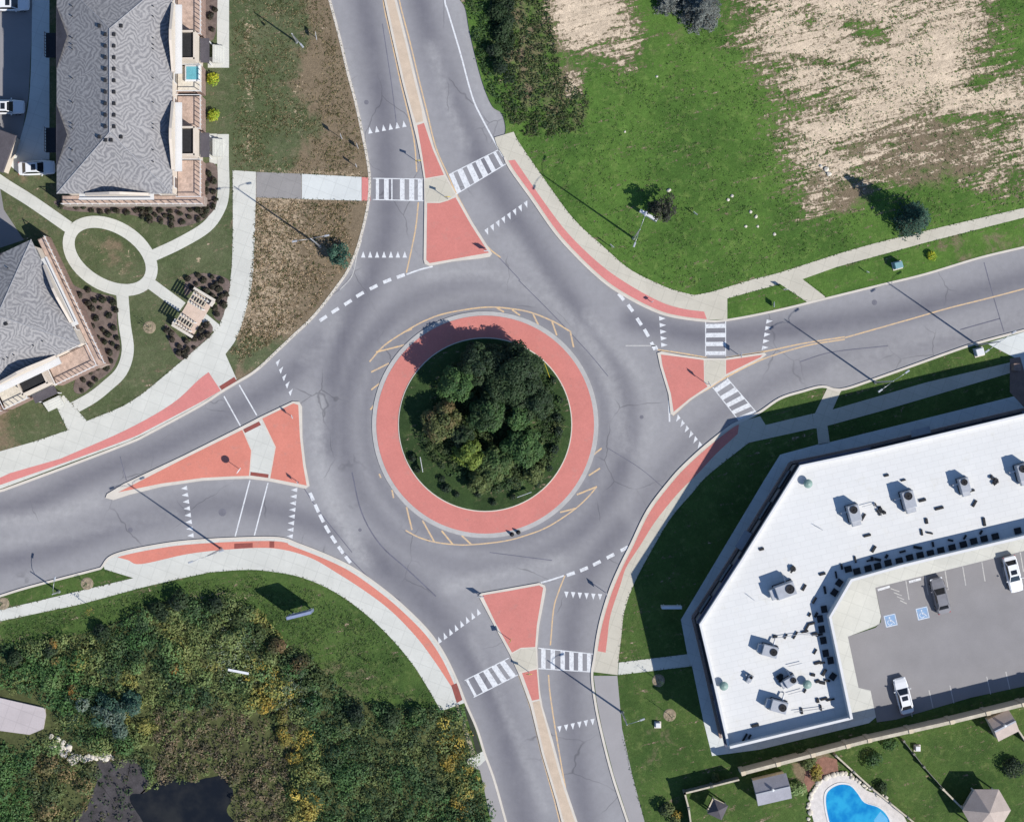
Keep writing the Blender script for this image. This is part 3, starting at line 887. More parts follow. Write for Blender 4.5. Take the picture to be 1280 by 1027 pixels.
# tar seams and patches, part of the road surface
for p, wd in (([(648, 350), (690, 392), (735, 440), (760, 470)], .1), ([(440, 590), (452, 640), (475, 680), (510, 712), (545, 745)], .16), ([(430, 690), (470, 730), (500, 750)], .1),
              ([(1230, 328), (1242, 372), (1255, 415)], .12), ([(1200, 412), (1225, 405), (1250, 398)], .15), ([(760, 560), (800, 585), (830, 610)], .08),
              ([(478, 30), (490, 110), (496, 160)], .1), ([(622, 320), (650, 350)], .1),
              ([(150, 570), (158, 600)], .1), ([(380, 610), (400, 640), (440, 690)], .1), ([(612, 690), (690, 700)], .1), ([(1000, 452), (1040, 440), (1110, 432)], .12)):
    mark("tar_seam", MB().ribbon(WP(smooth(p)), wd, .0125), M_TAR)
pm = MB()
for (px, py, r) in ((802, 521, .25), (278, 640, .5), (535, 675, .2), (450, 662, .22), (1093, 378, .35), (458, 128, .3), (163, 662, .3)):
    c = W(px, py); pm.sheet([(c.x + r * math.cos(i * PI / 5), c.y + r * math.sin(i * PI / 5)) for i in range(10)], .013)
mark("utility_cover", pm, M_DARKPATCH)

# ---------------------------------------------------------------- kerbs
def kerb(name, pts, wd=.26, z1=.135, m=None, closed=False):
    o = MB().kerb(WP(pts), wd, 0, z1, closed).build(name, m or M_KERB)
    return meta(o, None, "kerb", None, "structure")
def sub(path, x0=None, x1=None, y0=None, y1=None):
    return [p for p in path if (x0 is None or p[0] >= x0) and (x1 is None or p[0] <= x1) and (y0 is None or p[1] >= y0) and (y1 is None or p[1] <= y1)]
kerb("kerb", [(287, -500)] + NWE + [(-600, 775)], .3)
kerb("kerb", sub(NEE, y0=195) + [(1900, 160)], .26)
kerb("kerb", [(1900, 262)] + SEE + [(937, 1550)], .3)
kerb("kerb", [(-600, 905)] + SWE + [(785, 1550)], .28)

# ---------------------------------------------------------------- pavements
def slab(name, pts, m, z=ZP, label=None, cat="pavement", kind="structure", parent=None):
    o = MB().prism(WP(pts), .05, z).build(name, m, parent)
    if parent is None: meta(o, label, cat, None, kind)
    return o
def off(path, d):
    """offset a plan path sideways (plan px)"""
    out = []
    for i, p in enumerate(path):
        a = Vector(path[max(0, i - 1)]); b = Vector(path[min(len(path) - 1, i + 1)])
        t = (b - a).normalized(); out.append((p[0] + t.y * d, p[1] - t.x * d))
    return out
# north-west pavement
nw_out = [(-60, 585), (0, 564), (42, 552), (85, 537.5), (67, 500), (80, 494), (109, 526)] + smooth([(109, 526), (165, 501), (225, 453), (266, 417), (278, 397), (288, 351), (291, 300), (291, 213)])
nw_in = [(320, 215), (320, 240)] + smooth([(320, 240), (317, 336), (309, 382), (296, 422), (282, 442.5)]) + [(296, 474), (276, 488), (250, 505), (187, 539), (162, 551), (83, 580), (0, 611), (-60, 634)]
slab("pavement", nw_out + nw_in, M_CONC, label="wide pale concrete pavement curving beside the west townhouses")
slab("pavement", [(320.5, 215.2), (377, 217.5), (377, 249), (320.5, 247)], M_CONCG, ZP + .003, label="grey paved square leading to the north crossing")
slab("pavement", [(377.5, 217.6), (452, 221.5), (452, 251), (377.5, 249.2)], M_CONCW, ZP + .004, label="white concrete slab leading to the north crossing")
slab("tactile_paving", [(452.3, 221.6), (463, 222), (463, 251), (452.3, 251)], M_RED3, ZP + .006, label="pink kerb ramp at the north crossing")
rn = smooth([(0, 597), (13, 591)]) + smooth([(76, 573), (157, 537.5), (215, 504.6), (248, 475), (261, 465)]) + [(276, 488)] + smooth([(276, 488), (250, 503), (187, 536), (162, 548), (83.5, 577), (0, 606)])
slab("red_paving", [(-50, 612)] + rn + [(-50, 624)], M_RED3, ZP + .005, label="pink paved strip along the north side of the west road")
slab("tactile_paving", [(274, 483), (293, 471), (296, 476), (278, 488)], M_TACT, ZP + .012, label="brown tactile plate at the north end of the west crossing")
# oval path and its arms
def ell(a, b, t, cx=138, cy=320, n=48):
    return [(cx + a * math.cos(u) * math.cos(t) - b * math.sin(u) * math.sin(t), cy + a * math.cos(u) * math.sin(t) + b * math.sin(u) * math.cos(t)) for u in [2 * PI * i / n for i in range(n)]]
eo, ei = WP(ell(64, 44, rad(31))), WP(ell(49, 28.5, rad(31)))
ov = MB(); n_ = len(eo)
for i in range(n_):
    j = (i + 1) % n_
    b0 = len(ov.v); ov.v += [(*eo[i], ZP), (*eo[j], ZP), (*ei[j], ZP), (*ei[i], ZP)]; ov.f.append((b0 + 3, b0 + 2, b0 + 1, b0))
o_ = ov.build("path", M_CONC); meta(o_, "oval concrete garden path ring between the townhouses", "path", None, "structure")
def band(name, pts, wpx, m, z, label, cat="path"):
    o = MB().kerb(WP(smooth(pts)), wpx * .1, .05, z).build(name, m); return meta(o, label, cat, None, "structure")
band("path", [(-20, 212), (5, 230), (40, 252), (86, 284)], 15, M_CONC, ZP + .004, "path from the driveway to the oval ring")
band("path", [(193, 319), (225, 304), (258, 284), (274, 262), (279.5, 240), (279, 200), (279, 168)], 14.5, M_CONC, ZP + .004, "path curving from the oval ring to the townhouse")
slab("path", [(262, 167.5), (271.5, 167.5), (271.5, 205), (262, 205)], M_CONC, ZP + .002, "white porch pad at the lower townhouse steps", "path")
slab("path", [(271.5, -60), (286.5, -60), (286.5, 85), (260, 85), (260, 72), (271.5, 72)], M_CONC, ZP + .002, "white porch path at the upper townhouse steps", "path")
band("path", [(153, 366), (156, 404), (160, 438), (152, 464), (134, 482), (115, 497), (88, 512)], 15, M_CONC, ZP + .004, "path curving from the oval ring to the west pavement")
band("path", [(189, 355), (228, 384)], 14, M_CONC, ZP + .004, "short path from the oval ring to the seating pad")
band("path", [(254, 396), (278, 416)], 11, M_CONC, ZP + .004, "short path from the seating pad to the pavement")
# driveway court in the north-west corner
slab("driveway", [(-60, -60), (40, -60), (40, 40), (36, 120), (28, 165), (14, 208), (-60, 200)], M_LOT, ZP - .004, "asphalt parking court west of the townhouse", "driveway")
slab("driveway", smooth([(40, -60), (40, 40), (37, 120), (28, 165), (14, 208)]) + [(26, 219), (62, 219), (62, 150), (62, -60)], M_CONCW, ZP, "pale concrete lane behind the townhouse", "driveway")
slab("driveway", [(-60, 236), (0, 232), (5, 262), (22, 288), (30, 300), (-60, 330)], M_LOT, ZP - .004, "asphalt corner between the two townhouses", "driveway")

# north-east pavement
ne_o = smooth([(642, 165), (650, 180), (681.5, 225.6), (717, 273.7), (755, 309), (788, 337), (828, 357), (848, 364), (868, 369)]) + smooth([(889, 365), (942, 349), (977, 340), (1092, 304.6), (1280, 260), (1400, 232)])
ne_i = [(1400, 245), (1280, 272), (1158, 303), (1045, 334), (1003, 349), (1033, 372), (1010, 378.5), (975, 355), (909, 373), (909, 399), (881, 400)] + sub(NEE, y0=204, x1=880)[::-1] + [(632, 200), (621, 182), (618, 172)]
slab("pavement", ne_o + ne_i, M_CONC2, label="warm concrete pavement round the north east corner")
kk = sub(NEE, y0=203, x1=881)
redne = off(kk, -2.2) 
ok_ = [(643.5, 200), (681.5, 254.7), (712, 294), (752, 332), (788, 357), (826, 377.5), (854, 386), (880, 389.5)]
slab("red_paving", [(p[0] + 2.4, p[1] - 2.0) for p in kk] + smooth(ok_)[::-1], M_RED3, ZP + .005, label="pink paved strip curving round the north east corner")
# south-east pavements
kk = sub(SEE, x1=925, y1=842)
se_o = smooth([(936, 553), (885.6, 593), (865, 616), (840, 645), (818.5, 680), (793, 728), (780.5, 763.5), (776.7, 794), (773, 824)])
slab("pavement", [(957, 531), (950, 520)] + kk + [(772, 843)] + se_o[::-1] + [(1018, 535), (1015, 517)], M_CONC2, label="concrete pavement round the south east corner")
slab("pavement", [(1015.4, 517), (1036, 513), (1157, 478), (1266, 452), (1266, 465), (1100, 514), (1034, 532), (1018, 535.5)], M_CONC2, ZP + .003, label="concrete pavement beside the east road under the lamps")
slab("pavement", [(1018, 517.5), (1034, 485), (1051, 488.5), (1040, 513)], M_CONC2, ZP + .002, label="concrete link from the east road kerb to the pavement")
slab("pavement", [(1020.5, 534), (1034, 531), (1037, 553), (1023, 556)], M_CONC2, ZP + .002, label="concrete link to the walk beside the retail building")
slab("pavement", [(1030, 484), (1024, 482), (1051, 486), (1051, 490)], M_CONC2, ZP + .004, label="kerb ramp on the east road")
rr_ = [(757, 815), (759, 799), (763, 768.6), (775.4, 730.6), (783, 708), (801, 680), (820, 650), (847.6, 616), (873.7, 590), (894, 568), (922, 542)]
kk2 = sub(SEE, x1=921, y1=815)
slab("red_paving", [(p[0] + 2.6, p[1] + 2.0) for p in kk2] + smooth(rr_), M_RED, ZP + .005, label="red paved strip curving round the south east corner")
slab("pavement", [(773.6, 827.5), (859, 817), (865, 832), (772.6, 843)], M_CONC, ZP + .004, label="pale concrete link from the south crossing to the retail building")
slab("pavement", [(742, 844), (771.6, 844), (773, 860), (777.5, 910), (790, 967), (804, 1020), (850, 1200), (822, 1200), (786, 1025), (767, 967), (753, 912), (746, 877)], M_SHOULDER, ZP - .006, label="grey asphalt path east of the south road")
# concrete apron round the retail building
slab("pavement", [(975, 568), (1023, 555), (1037, 552.5), (1280, 492), (1500, 440), (1500, 560), (1100, 660), (1010, 760), (1020, 850), (1072, 856), (1088, 862), (1098, 893), (1086, 903), (950, 936), (890, 944), (879, 900), (865, 832), (859, 817), (851, 774), (955, 600)], M_CONCW, ZP + .002, label="concrete walk all round the retail building")
slab("pavement", [(1233, 429), (1283, 414), (1400, 385), (1400, 470), (1275, 468), (1268, 447)], M_CONCW, ZP + .004, label="white concrete entrance at the right edge of the east road")
slab("pavement", [(1262, 448), (1275, 446), (1290, 500), (1290, 520), (1262, 490)], simple("brown_pavers", L(150, 128, 118), .9, .2, 1, 8), ZP + .006, label="brown paver patch beside the white concrete entrance")
# inner forecourt and parking lot
slab("pavement", [(1030, 720), (1500, 610), (1500, 660), (1280, 689), (1094, 735), (1101, 770), (1099, 779), (1094, 782), (1060, 795), (1074, 858), (1088, 862), (1098, 893), (1050, 905), (1030, 780)], M_CONC, ZP + .006, label="pale concrete forecourt inside the retail building")
lot = slab("parking_lot", [(1094, 734), (1280, 688), (1500, 634), (1500, 803), (1280, 857), (1214, 871), (1120, 898.5), (1096, 902), (1088, 862.5), (1073, 859), (1059.6, 795), (1094, 784), (1101, 777), (1101, 768)], M_LOT, ZP + .010, "asphalt parking lot in the lap of the retail building", "parking lot")
lm = MB()
for (x, y) in ((1132, 725), (1156, 719), (1181, 713), (1203, 707.5), (1227, 702), (1251, 696), (1275, 690), (1300, 684)):
    lm.ribbon(WP([(x, y), (x + 4, y + 24)]), .12, .137)
for (x, y) in ((1140, 897), (1166, 886), (1192, 880), (1238, 869), (1262, 863)):
    lm.ribbon(WP([(x - 5, y - 24), (x, y - 2)]), .12, .137)
lm.build("stall_lines", M_WHITE_OLD, lot)
sm = MB()
sm.ribbon(WP([(1097, 737), (1112, 732.5)]), .3, .138); sm.ribbon(WP([(1136, 727), (1151, 723)]), .3, .138)
sm.build("stall_stencil", M_WHITE, lot)
hmk = MB()
for k in range(4): hmk.ribbon(WP([(1113 + k * 4, 735 + k * 5), (1124 + k * 3, 739 + k * 5)]), .1, .1375)
hmk.build("access_aisle_hatching", M_WHITE_OLD, lot)
for (x, y) in ((1113, 775), (1153, 766)):
    c = W(x, y); rz = rad(13)
    root = MB().box((0, 0, 0), (1.5, 1.5, .004)).build("accessible_marking", M_BLUEP, lot, loc=(c.x, c.y, .138), rz=rz)
    s_ = MB()
    s_.ribbon([(-.68, -.68), (.68, -.68), (.68, .68), (-.68, .68), (-.68, -.68)], .1, .004)
    s_.ribbon([(-.06, .18), (-.02, -.12), (.24, -.14), (.36, -.42), (.48, -.38)], .09, .0045)     # back, seat, leg
    s_.ribbon([(-.05, .04), (.2, .04)], .07, .005)
    s_.ribbon([(-.12 + .3 * math.cos(a), -.22 + .3 * math.sin(a)) for a in [rad(110 + i * 22) for i in range(11)]], .07, .0055)
    s_.sheet([(-.06 + .1 * math.cos(i * PI / 4), .36 + .1 * math.sin(i * PI / 4)) for i in range(8)], .006)
    s_.build("wheelchair_symbol", M_WHITE, root)
# south-west pavement
sw_out = [(-60, 790), (0, 776), (101, 754.7), (177, 734), (228, 722)] + smooth([(262, 715), (300, 712), (332, 713), (379.6, 722), (427, 744.6), (475, 783), (516.6, 830.6), (551.6, 888)])
kk = sub(SWE, x0=129, y1=880)
slab("pavement", sw_out + [(580, 878)] + kk[::-1] + [(131, 711), (167, 722), (0, 762), (-60, 777)], M_CONC, label="broad pale concrete pavement curving round the south west corner")
rs = [(160, 699.5), (177, 704.5), (235, 692), (290, 686), (343.5, 685), (386.6, 696), (422, 716), (459, 740), (490, 764), (520, 795), (542, 824), (564, 857)]
rk = sub(SWE, x0=138, y1=853)
slab("red_paving", [(p[0] - (0 if p[0] < 360 else 3.4), p[1] + 4.2) for p in rk if p[0] > 146] + smooth(rs)[::-1], M_RED2, ZP + .005, label="salmon paved strip curving round the south west corner")
slab("tactile_paving", [(293, 679), (316, 678), (316, 684), (293, 685.5)], M_TACT, ZP + .012, label="brown tactile plate at the south end of the west crossing")
slab("tactile_paving", [(564, 856), (571, 853), (578, 874), (571, 878)], M_TACT, ZP + .012, label="brown tactile plate near the south west crossing")
slab("tactile_paving", [(337, 676), (343, 676), (343, 684), (337, 684)], M_TACT, ZP + .013, label="small brown plate in the salmon strip")
slab("pavement", [(580, 951), (606, 944), (618, 977), (632, 1025), (690, 1200), (660, 1200), (614, 1027), (600, 962), (588, 957)], M_SHOULDER, ZP - .004, label="grey asphalt shoulder at the foot of the south road")
slab("pavement", [(578, 952), (604, 938), (608, 948), (600, 956), (586, 958)], M_CONC, ZP + .004, label="small white concrete wedge beside the south road")
slab("ditch", smooth([(584, 880), (592, 905), (602, 938)]) + smooth([(596, 942), (588, 910), (580, 884)]), simple("dark_gutter", (.03, .035, .025), .9, .3, 1, 8), ZP + .004, label="dark drainage gutter beside the south road")
slab("ditch_edge", [(569, 880), (574, 880), (595, 944), (590, 946)], simple("gravel_edge", L(176, 166, 140), .95, .2, 2, 9), ZP + .004, label="gravel edge of the drainage gutter")

# ---------------------------------------------------------------- traffic islands
def island(label, outline, reds, walk, plates=(), m=M_RED, top=.14):
    base = MB().prism(WP(outline), 0, .135).build("traffic_island", M_KERB); meta(base, label, "traffic island", None, "structure")
    for r in reds: MB().prism(WP(r), .1, .141).build("red_paving", m, base)
    if walk: MB().prism(WP(walk), .09, .139).build("walkway", M_CONC if m is M_RED2 else M_CONC2, base)
    for p in plates: MB().prism(WP(p), .1, .15).build("tactile_plate", M_TACT, base)
    return base
island("north splitter island with red paving below the north crossing", [(480, -60), (480, 0), (490, 47), (502.5, 102), (512.5, 140), (521, 175), (527, 205), (530, 224), (530.5, 250), (529.5, 325), (531, 330), (537, 332.5), (565, 327), (600, 323), (612, 321), (615, 317), (611, 310), (590, 277), (571, 244), (558, 220), (542.5, 184), (530, 137), (520, 97), (510, 55), (496, 0), (490, -60)],
       [[(521.5, 157), (530, 154), (541, 187), (555, 219), (532, 223), (528, 195)], [(534, 254), (550, 254), (560, 251), (569.5, 247), (588, 280), (611, 316), (566, 324), (537, 329), (533, 325)]],
       [(531, 224.5), (556, 220.5), (569, 243), (560, 250), (550, 252.5), (532, 252.5)])
MB().prism(WP([(483, -55), (483, 0), (493, 47), (505.5, 102), (515.5, 140), (520, 154), (529, 152), (527, 137), (517, 97), (507, 55), (493, 0), (488, -55)]), .1, .1405).build("median_strip", simple("beige_median", L(214, 194, 172), .9, .12, .8, 7), bpy.data.objects["traffic_island"])
island("west splitter island with salmon paving split by a bent walkway", [(132, 622), (134, 617), (154.4, 604.6), (230, 569), (301, 533.5), (326, 520.5), (366, 501.5), (374, 502), (377.5, 508), (378, 546), (382, 581), (387, 607), (382, 610.5), (336, 601), (311, 598), (290, 598.5), (253, 600.5), (202.5, 608), (162, 618), (142, 624.5)],
       [[(148, 615), (232, 572), (303, 537), (314, 563), (311.5, 594.5), (290, 595), (253, 597), (202, 604)], [(328, 523), (367, 504), (373, 506), (375, 546), (379, 581), (383.5, 606.5), (338, 597.5), (345, 558.5)]],
       [(304.5, 536), (326.5, 525), (343.5, 558.5), (336.5, 597), (312.5, 594.5), (315.5, 563.5)],
       [[(304, 536.5), (324, 526.5), (326.5, 531), (306.5, 541)], [(313.5, 589.5), (336, 592.5), (335.5, 597), (313, 594)]], m=M_RED2)
island("east splitter island with red paving beside the east crossing", [(821.5, 441), (827, 439), (850, 443.5), (881, 447.5), (907, 447.5), (955, 440.5), (958, 443), (952, 448), (907, 470.5), (889, 483), (862, 501), (841.5, 519), (838, 517), (835.5, 493), (825, 458)],
       [[(826, 443), (850, 446), (879.5, 450), (880, 477), (884.5, 483), (862, 498), (842, 514.5), (838.5, 492), (828, 457)], [(907.5, 450), (953, 443.5), (950, 446.5), (907.5, 467.5)]],
       [(880.5, 450), (906.5, 450), (906.5, 469), (889, 480.5), (881, 477)])
island("south splitter island with red paving above the south crossing", [(598, 744), (601, 741), (635, 735), (674, 728), (681, 731), (682.5, 736), (680, 750), (674, 781), (671.5, 809), (672.5, 835), (674.5, 860), (678, 882), (691, 925), (705, 977), (722, 1027), (735, 1080), (718, 1080), (702, 1027), (695, 1000), (677.5, 942), (663, 882), (648, 841), (637, 817), (617, 780)],
       [[(603, 743.5), (636, 738), (674, 731), (679, 734), (671, 781), (669, 808), (651, 809), (640, 815), (620, 779)], [(652.5, 840.5), (671, 836), (674, 873), (665, 875)]],
       [(638, 818), (651, 810.5), (670, 809.5), (671, 834), (654, 838.5), (648.5, 839.5)])
isl = [o for o in bpy.data.objects if o.name.startswith("traffic_island")][-1]
MB().prism(WP([(665.5, 877), (674.5, 875), (676, 882), (688, 925), (702, 977), (719, 1027), (732, 1080), (721, 1080), (705, 1027), (698, 1000), (680.5, 942)]), .1, .1405).build("median_strip", bpy.data.materials["beige_median"], isl)
# central island
def disc(r, z0, z1, m, name, parent=None, n=96):
    c = W(CX, CY); return MB().prism([(c.x + r * .1 * math.cos(2 * PI * i / n), c.y + r * .1 * math.sin(2 * PI * i / n)) for i in range(n)], z0, z1).build(name, m, parent)
ci = disc(141.5, 0, .09, M_KERBR, "traffic_island"); meta(ci, "round central island ringed by a red truck apron", "traffic island", None, "structure")
disc(136, .05, .11, M_RED, "red_paving", ci); disc(108.8, .1, .16, M_KERB, "inner_kerb", ci)
gi = disc(107.6, .12, .19, M_GRASS_I, "island_lawn", ci)

# ---------------------------------------------------------------- mulch beds
def bed(pts, label, m=M_MULCH):
    o = MB().prism(WP(smooth(pts, 4, True)), .06, ZP + .012).build("planting_bed", m); return meta(o, label, "planting bed", None, "structure")
BED1 = [(72, 250), (150, 252), (262, 250), (271, 248), (268, 262), (252, 276), (222, 284), (190, 276), (160, 268), (120, 266), (80, 262)]
BED2 = [(78, 338), (95, 358), (128, 368), (144, 374), (147, 410), (150, 438), (140, 462), (120, 478), (103, 492), (92, 486), (102, 462), (130, 452), (116, 420), (90, 366)]
BED3 = [(235, 345), (262, 342), (286, 350), (286, 366), (277, 400), (266, 392), (273, 374), (250, 358), (232, 370)]
BED4 = [(206, 406), (214, 410), (236, 428), (256, 402), (266, 414), (240, 440), (226, 450), (214, 434)]
BED5 = [(252, -40), (270, -40), (270, 42), (254, 42)]; BED6 = [(254, 208), (271, 208), (270, 246), (255, 248)]
bed(BED1, "mulch bed below the upper townhouse"); bed(BED2, "mulch bed along the lower townhouse"); bed(BED3, "mulch bed right of the seating pad")
bed(BED4, "mulch bed below the seating pad"); bed(BED5, "narrow mulch bed by the upper porch path"); bed(BED6, "narrow mulch bed by the lower porch path")

# ================================================================== THINGS
# ---------------------------------------------------------------- shrubs in beds
def bush_mesh(name, r, h, pal, n=170, leaf=.13, parent=None):
    cen = [(0, 0, h * .45)] + [(r * .4 * math.cos(a), r * .4 * math.sin(a), h * .45) for a in (R.random() * 6, R.random() * 6 + 2)]
    A = clump_leaves(cen, [(r * .75, r * .75, h * .5)] * 3, [R.choice(pal) for _ in cen], n / (r * r * 1.7), leaf)
    return leaf_mesh(name, *A, parent=parent)
def bed_shrubs(poly, n, mind, pal, label, group, seed, r=.42):
    rg = random.Random(seed); pts = []; first = [bush_mesh("bed_shrub", r, r * 1.5, pal), bush_mesh("bed_shrub", r * .8, r * 1.2, pal)]
    xs = [p[0] for p in poly]; ys = [p[1] for p in poly]; tr = 0
    while len(pts) < n and tr < 4000:
        tr += 1; x = rg.uniform(min(xs), max(xs)); y = rg.uniform(min(ys), max(ys))
        if not in_poly(x, y, poly) or any(math.hypot(x - a, y - b) < mind for a, b in pts): continue
        pts.append((x, y))
    for i, (x, y) in enumerate(pts):
        o = first[i] if i < 2 else first[i % 2].copy()
        if i >= 2: COL.objects.link(o)
        p = W(x, y); o.location = (p.x, p.y, ZP); o.rotation_euler = (0, 0, rg.uniform(0, 6)); s = rg.uniform(.75, 1.25); o.scale = (s, s, s * rg.uniform(.8, 1.2))
        meta(o, label, "shrub", group)
DKS = [L(56, 54, 46), L(62, 66, 48), L(76, 70, 58)]
bed_shrubs(BED1, 44, 8, DKS, "small dark shrub in the mulch bed below the upper townhouse", "shrubs below the upper townhouse", 1)
bed_shrubs(BED2, 36, 9, DKS, "small dark shrub in the mulch bed beside the lower townhouse", "shrubs beside the lower townhouse", 2)
bed_shrubs(BED3, 18, 7, DKS, "small dark shrub in the mulch bed right of the seating pad", "shrubs right of the seating pad", 3)
bed_shrubs(BED4, 14, 7, DKS, "small dark shrub in the mulch bed below the seating pad", "shrubs below the seating pad", 4)
bed_shrubs(BED5, 5, 8, DKS, "dark shrub in the narrow bed by the upper porch path", "shrubs by the upper porch path", 5)
bed_shrubs(BED6, 5, 8, DKS, "dark shrub in the narrow bed by the lower porch path", "shrubs by the lower porch path", 6)
def bush(px, py, r, h, pal, label, cat="shrub", group=None, name="shrub", n=None, leaf=.16):
    o = bush_mesh(name, r, h, pal, n or int(260 * r * r + 120), leaf)
    p = W(px, py, h * .5); o.location = (p.x, p.y, .1)
    return meta(o, label, cat, group)
LM = [L(196, 200, 60), L(176, 190, 62), L(150, 176, 60)]
bush(267, 101, .9, 1.0, LM, "bright lime shrub beside the middle of the townhouse porches")
bush(266, 146, .9, 1.0, LM, "bright lime shrub just above the lower porch pad")
bush(1166, 321, .7, .8, LM, "yellow green shrub on the strip south of the north east pavement")

# ---------------------------------------------------------------- trees
IT = [ # central island
 ("dark_tree", "tall dark green tree filling the upper right of the central island", 640, 470, 3.9, 8.0, G_DARK, .78),
 ("dark_tree", "dark tree in the upper middle of the central island", 597, 455, 2.6, 7.5, G_DARK, .75),
 ("leafy_tree", "pale leaved tree in the upper left of the central island", 571, 478, 2.3, 7.5, G_MID, .8),
 ("dark_tree", "dark tree at the right edge of the central island grove", 668, 502, 2.3, 6.0, G_DARK, .75),
 ("leafy_tree", "green tree at the very centre of the island grove", 610, 517, 2.5, 6.5, G_DARK + G_MID, .75),
 ("brown_tree", "brownish olive tree on the left of the central island grove", 553, 527, 2.6, 4.8, G_BRN + G_OLIVE, .8),
 ("lime_tree", "yellow green tree in the lower left of the central island", 587, 568, 2.0, 4.6, G_LIME, .85),
 ("leafy_tree", "round mid green tree in the lower right of the central island", 652, 558, 2.5, 5.2, G_MID, .8),
 ("leafy_tree", "small green tree right of the centre of the island", 648, 522, 1.6, 6.0, G_MID, .8),
 ("leafy_tree", "low green tree below the centre of the island", 620, 582, 2.2, 4.4, G_MID + G_OLIVE, .8),
 ("olive_tree", "small olive tree at the bottom of the island grove", 598, 603, 1.6, 3.2, G_OLIVE, .85),
 ("dark_tree", "dark tree between the yellow green tree and the centre of the island", 577, 545, 1.5, 4.6, G_DARK, .8),
 ("olive_tree", "small olive tree low on the right of the island grove", 668, 590, 1.5, 3.0, G_OLIVE, .85),
 ("dark_tree", "narrow dark tree between the two upper island trees", 618, 492, 1.8, 6.5, G_DARK, .8)]
for (nm, lb, x, y, r, h, pal, fl) in IT:
    broadleaf(nm, lb, "tree", x, y, r * 1.08, h * .92, pal, None, per=330, leaf=.15, flat=fl, nc=int(26 + r * 16))
rg = random.Random(4)
sh_pts = [(551, 599), (571, 619), (599, 618), (618, 627), (668, 594), (685, 583), (690, 562), (697, 541), (698, 523), (690, 506), (517, 570), (521, 585), (698, 500), (640, 622), (672, 606), (560, 610), (652, 445), (630, 432), (588, 432), (690, 476)]
b0 = bush_mesh("island_shrub", .55, .8, G_DARK + G_MID[:1])
for i, (x, y) in enumerate(sh_pts):
    o = b0 if i == 0 else b0.copy()
    if i: COL.objects.link(o)
    p = W(x, y); o.location = (p.x, p.y, .17); o.rotation_euler = (0, 0, i); s = rg.uniform(.75, 1.3); o.scale = (s, s, s)
    meta(o, "small dark shrub on the lawn round the central island grove", "shrub", "small shrubs on the central island")
def pal_isl(x, y, rg_):
    d = math.hypot(x - 612, y - 525)
    if d > 92: return None
    return (G_MID + G_DARK + G_OLIVE, .9)
thicket("undergrowth", "low leafy undergrowth below the trees of the central island", "undergrowth", [(CX + 88 * math.cos(a) + 8, CY + 84 * math.sin(a) - 2) for a in [i * PI / 12 for i in range(24)]], 520, (.4, .95), (.3, 1.9), pal_isl, per=95, leaf=.14, seed=21)

conifer("spruce_tree", "large grey green spruce cut by the top edge of the photo", 878, 6, 3.3, 6.5, G_SPRUCE, n=6500)
conifer("spruce_tree", "smaller grey spruce left of the large one at the top edge", 838, -8, 2.6, 5.0, G_SPRUCE, n=4500)
conifer("spruce_tree", "lone small spruce on the green above the north east pavement", 1147, 271, 2.6, 8.6, G_TEAL, n=3600)
broadleaf("small_tree", "low dark tree standing alone in the middle of the north east field", "tree", 829, 260, 2.1, 4.8, [L(58, 62, 52), L(74, 76, 62), L(50, 54, 48)], per=300, leaf=.13, flat=.85, nc=34)
broadleaf("small_tree", "blue green tree beside the kerb west of the north crossing", "tree", 422, 318, 1.7, 3.2, G_TEAL, per=300, leaf=.13, flat=.9, nc=30)

# saplings in mulch rings
def sapling(px, py, label, ring=True, h=3.0, r=.7, pal=G_MID):
    p = W(px, py)
    if ring:
        m = MB(); n = 20
        m.lathe((0, 0, 0), [(.8, .0), (.75, .04), (.55, .06), (.35, .02)], n)
        o = m.build("mulch_ring", simple("ring_mulch", L(158, 144, 122), 1, .45, 3, 12) if "ring_mulch" not in bpy.data.materials else bpy.data.materials["ring_mulch"], loc=(p.x, p.y, .1))
        meta(o, "mulch ring under the " + label, "mulch ring", None)
    root = empty("young_tree", (p.x, p.y, .1), 0, label, "tree", None)
    MB().tube([(0, 0, 0), (.03, 0, h * .5), (0, .03, h)], [.04, .03, .01], 6).build("trunk", M_BARK, root)
    cen = [(R.uniform(-1, 1) * r * .5, R.uniform(-1, 1) * r * .5, h * R.uniform(.5, .95)) for _ in range(7)]
    leaf_mesh("crown", *clump_leaves(cen, [(r * .3, r * .3, r * .4)] * 7, [R.choice(pal) for _ in cen], 110, .07), parent=root)
sapling(823, 850, "sapling just below the path to the retail building")
sapling(837, 893, "sapling standing lower on the lawn east of the south road", h=3.4)
sapling(187, 409, "sapling on the lawn left of the seating pad", h=2)
sapling(109, 729, "sapling on the grass strip near the west road kerb", h=1.6, r=.4)
sapling(4, 754, "sapling on the grass strip at the left edge of the photo", h=1.6, r=.4)
sapling(118, 761, "sapling just below the pavement south of the west road", ring=False, h=3.6, r=.9, pal=G_YEL)
sapling(462, 828, "sapling on the green bank below the curved pavement", ring=False, h=1.8, r=.6, pal=G_LIME)

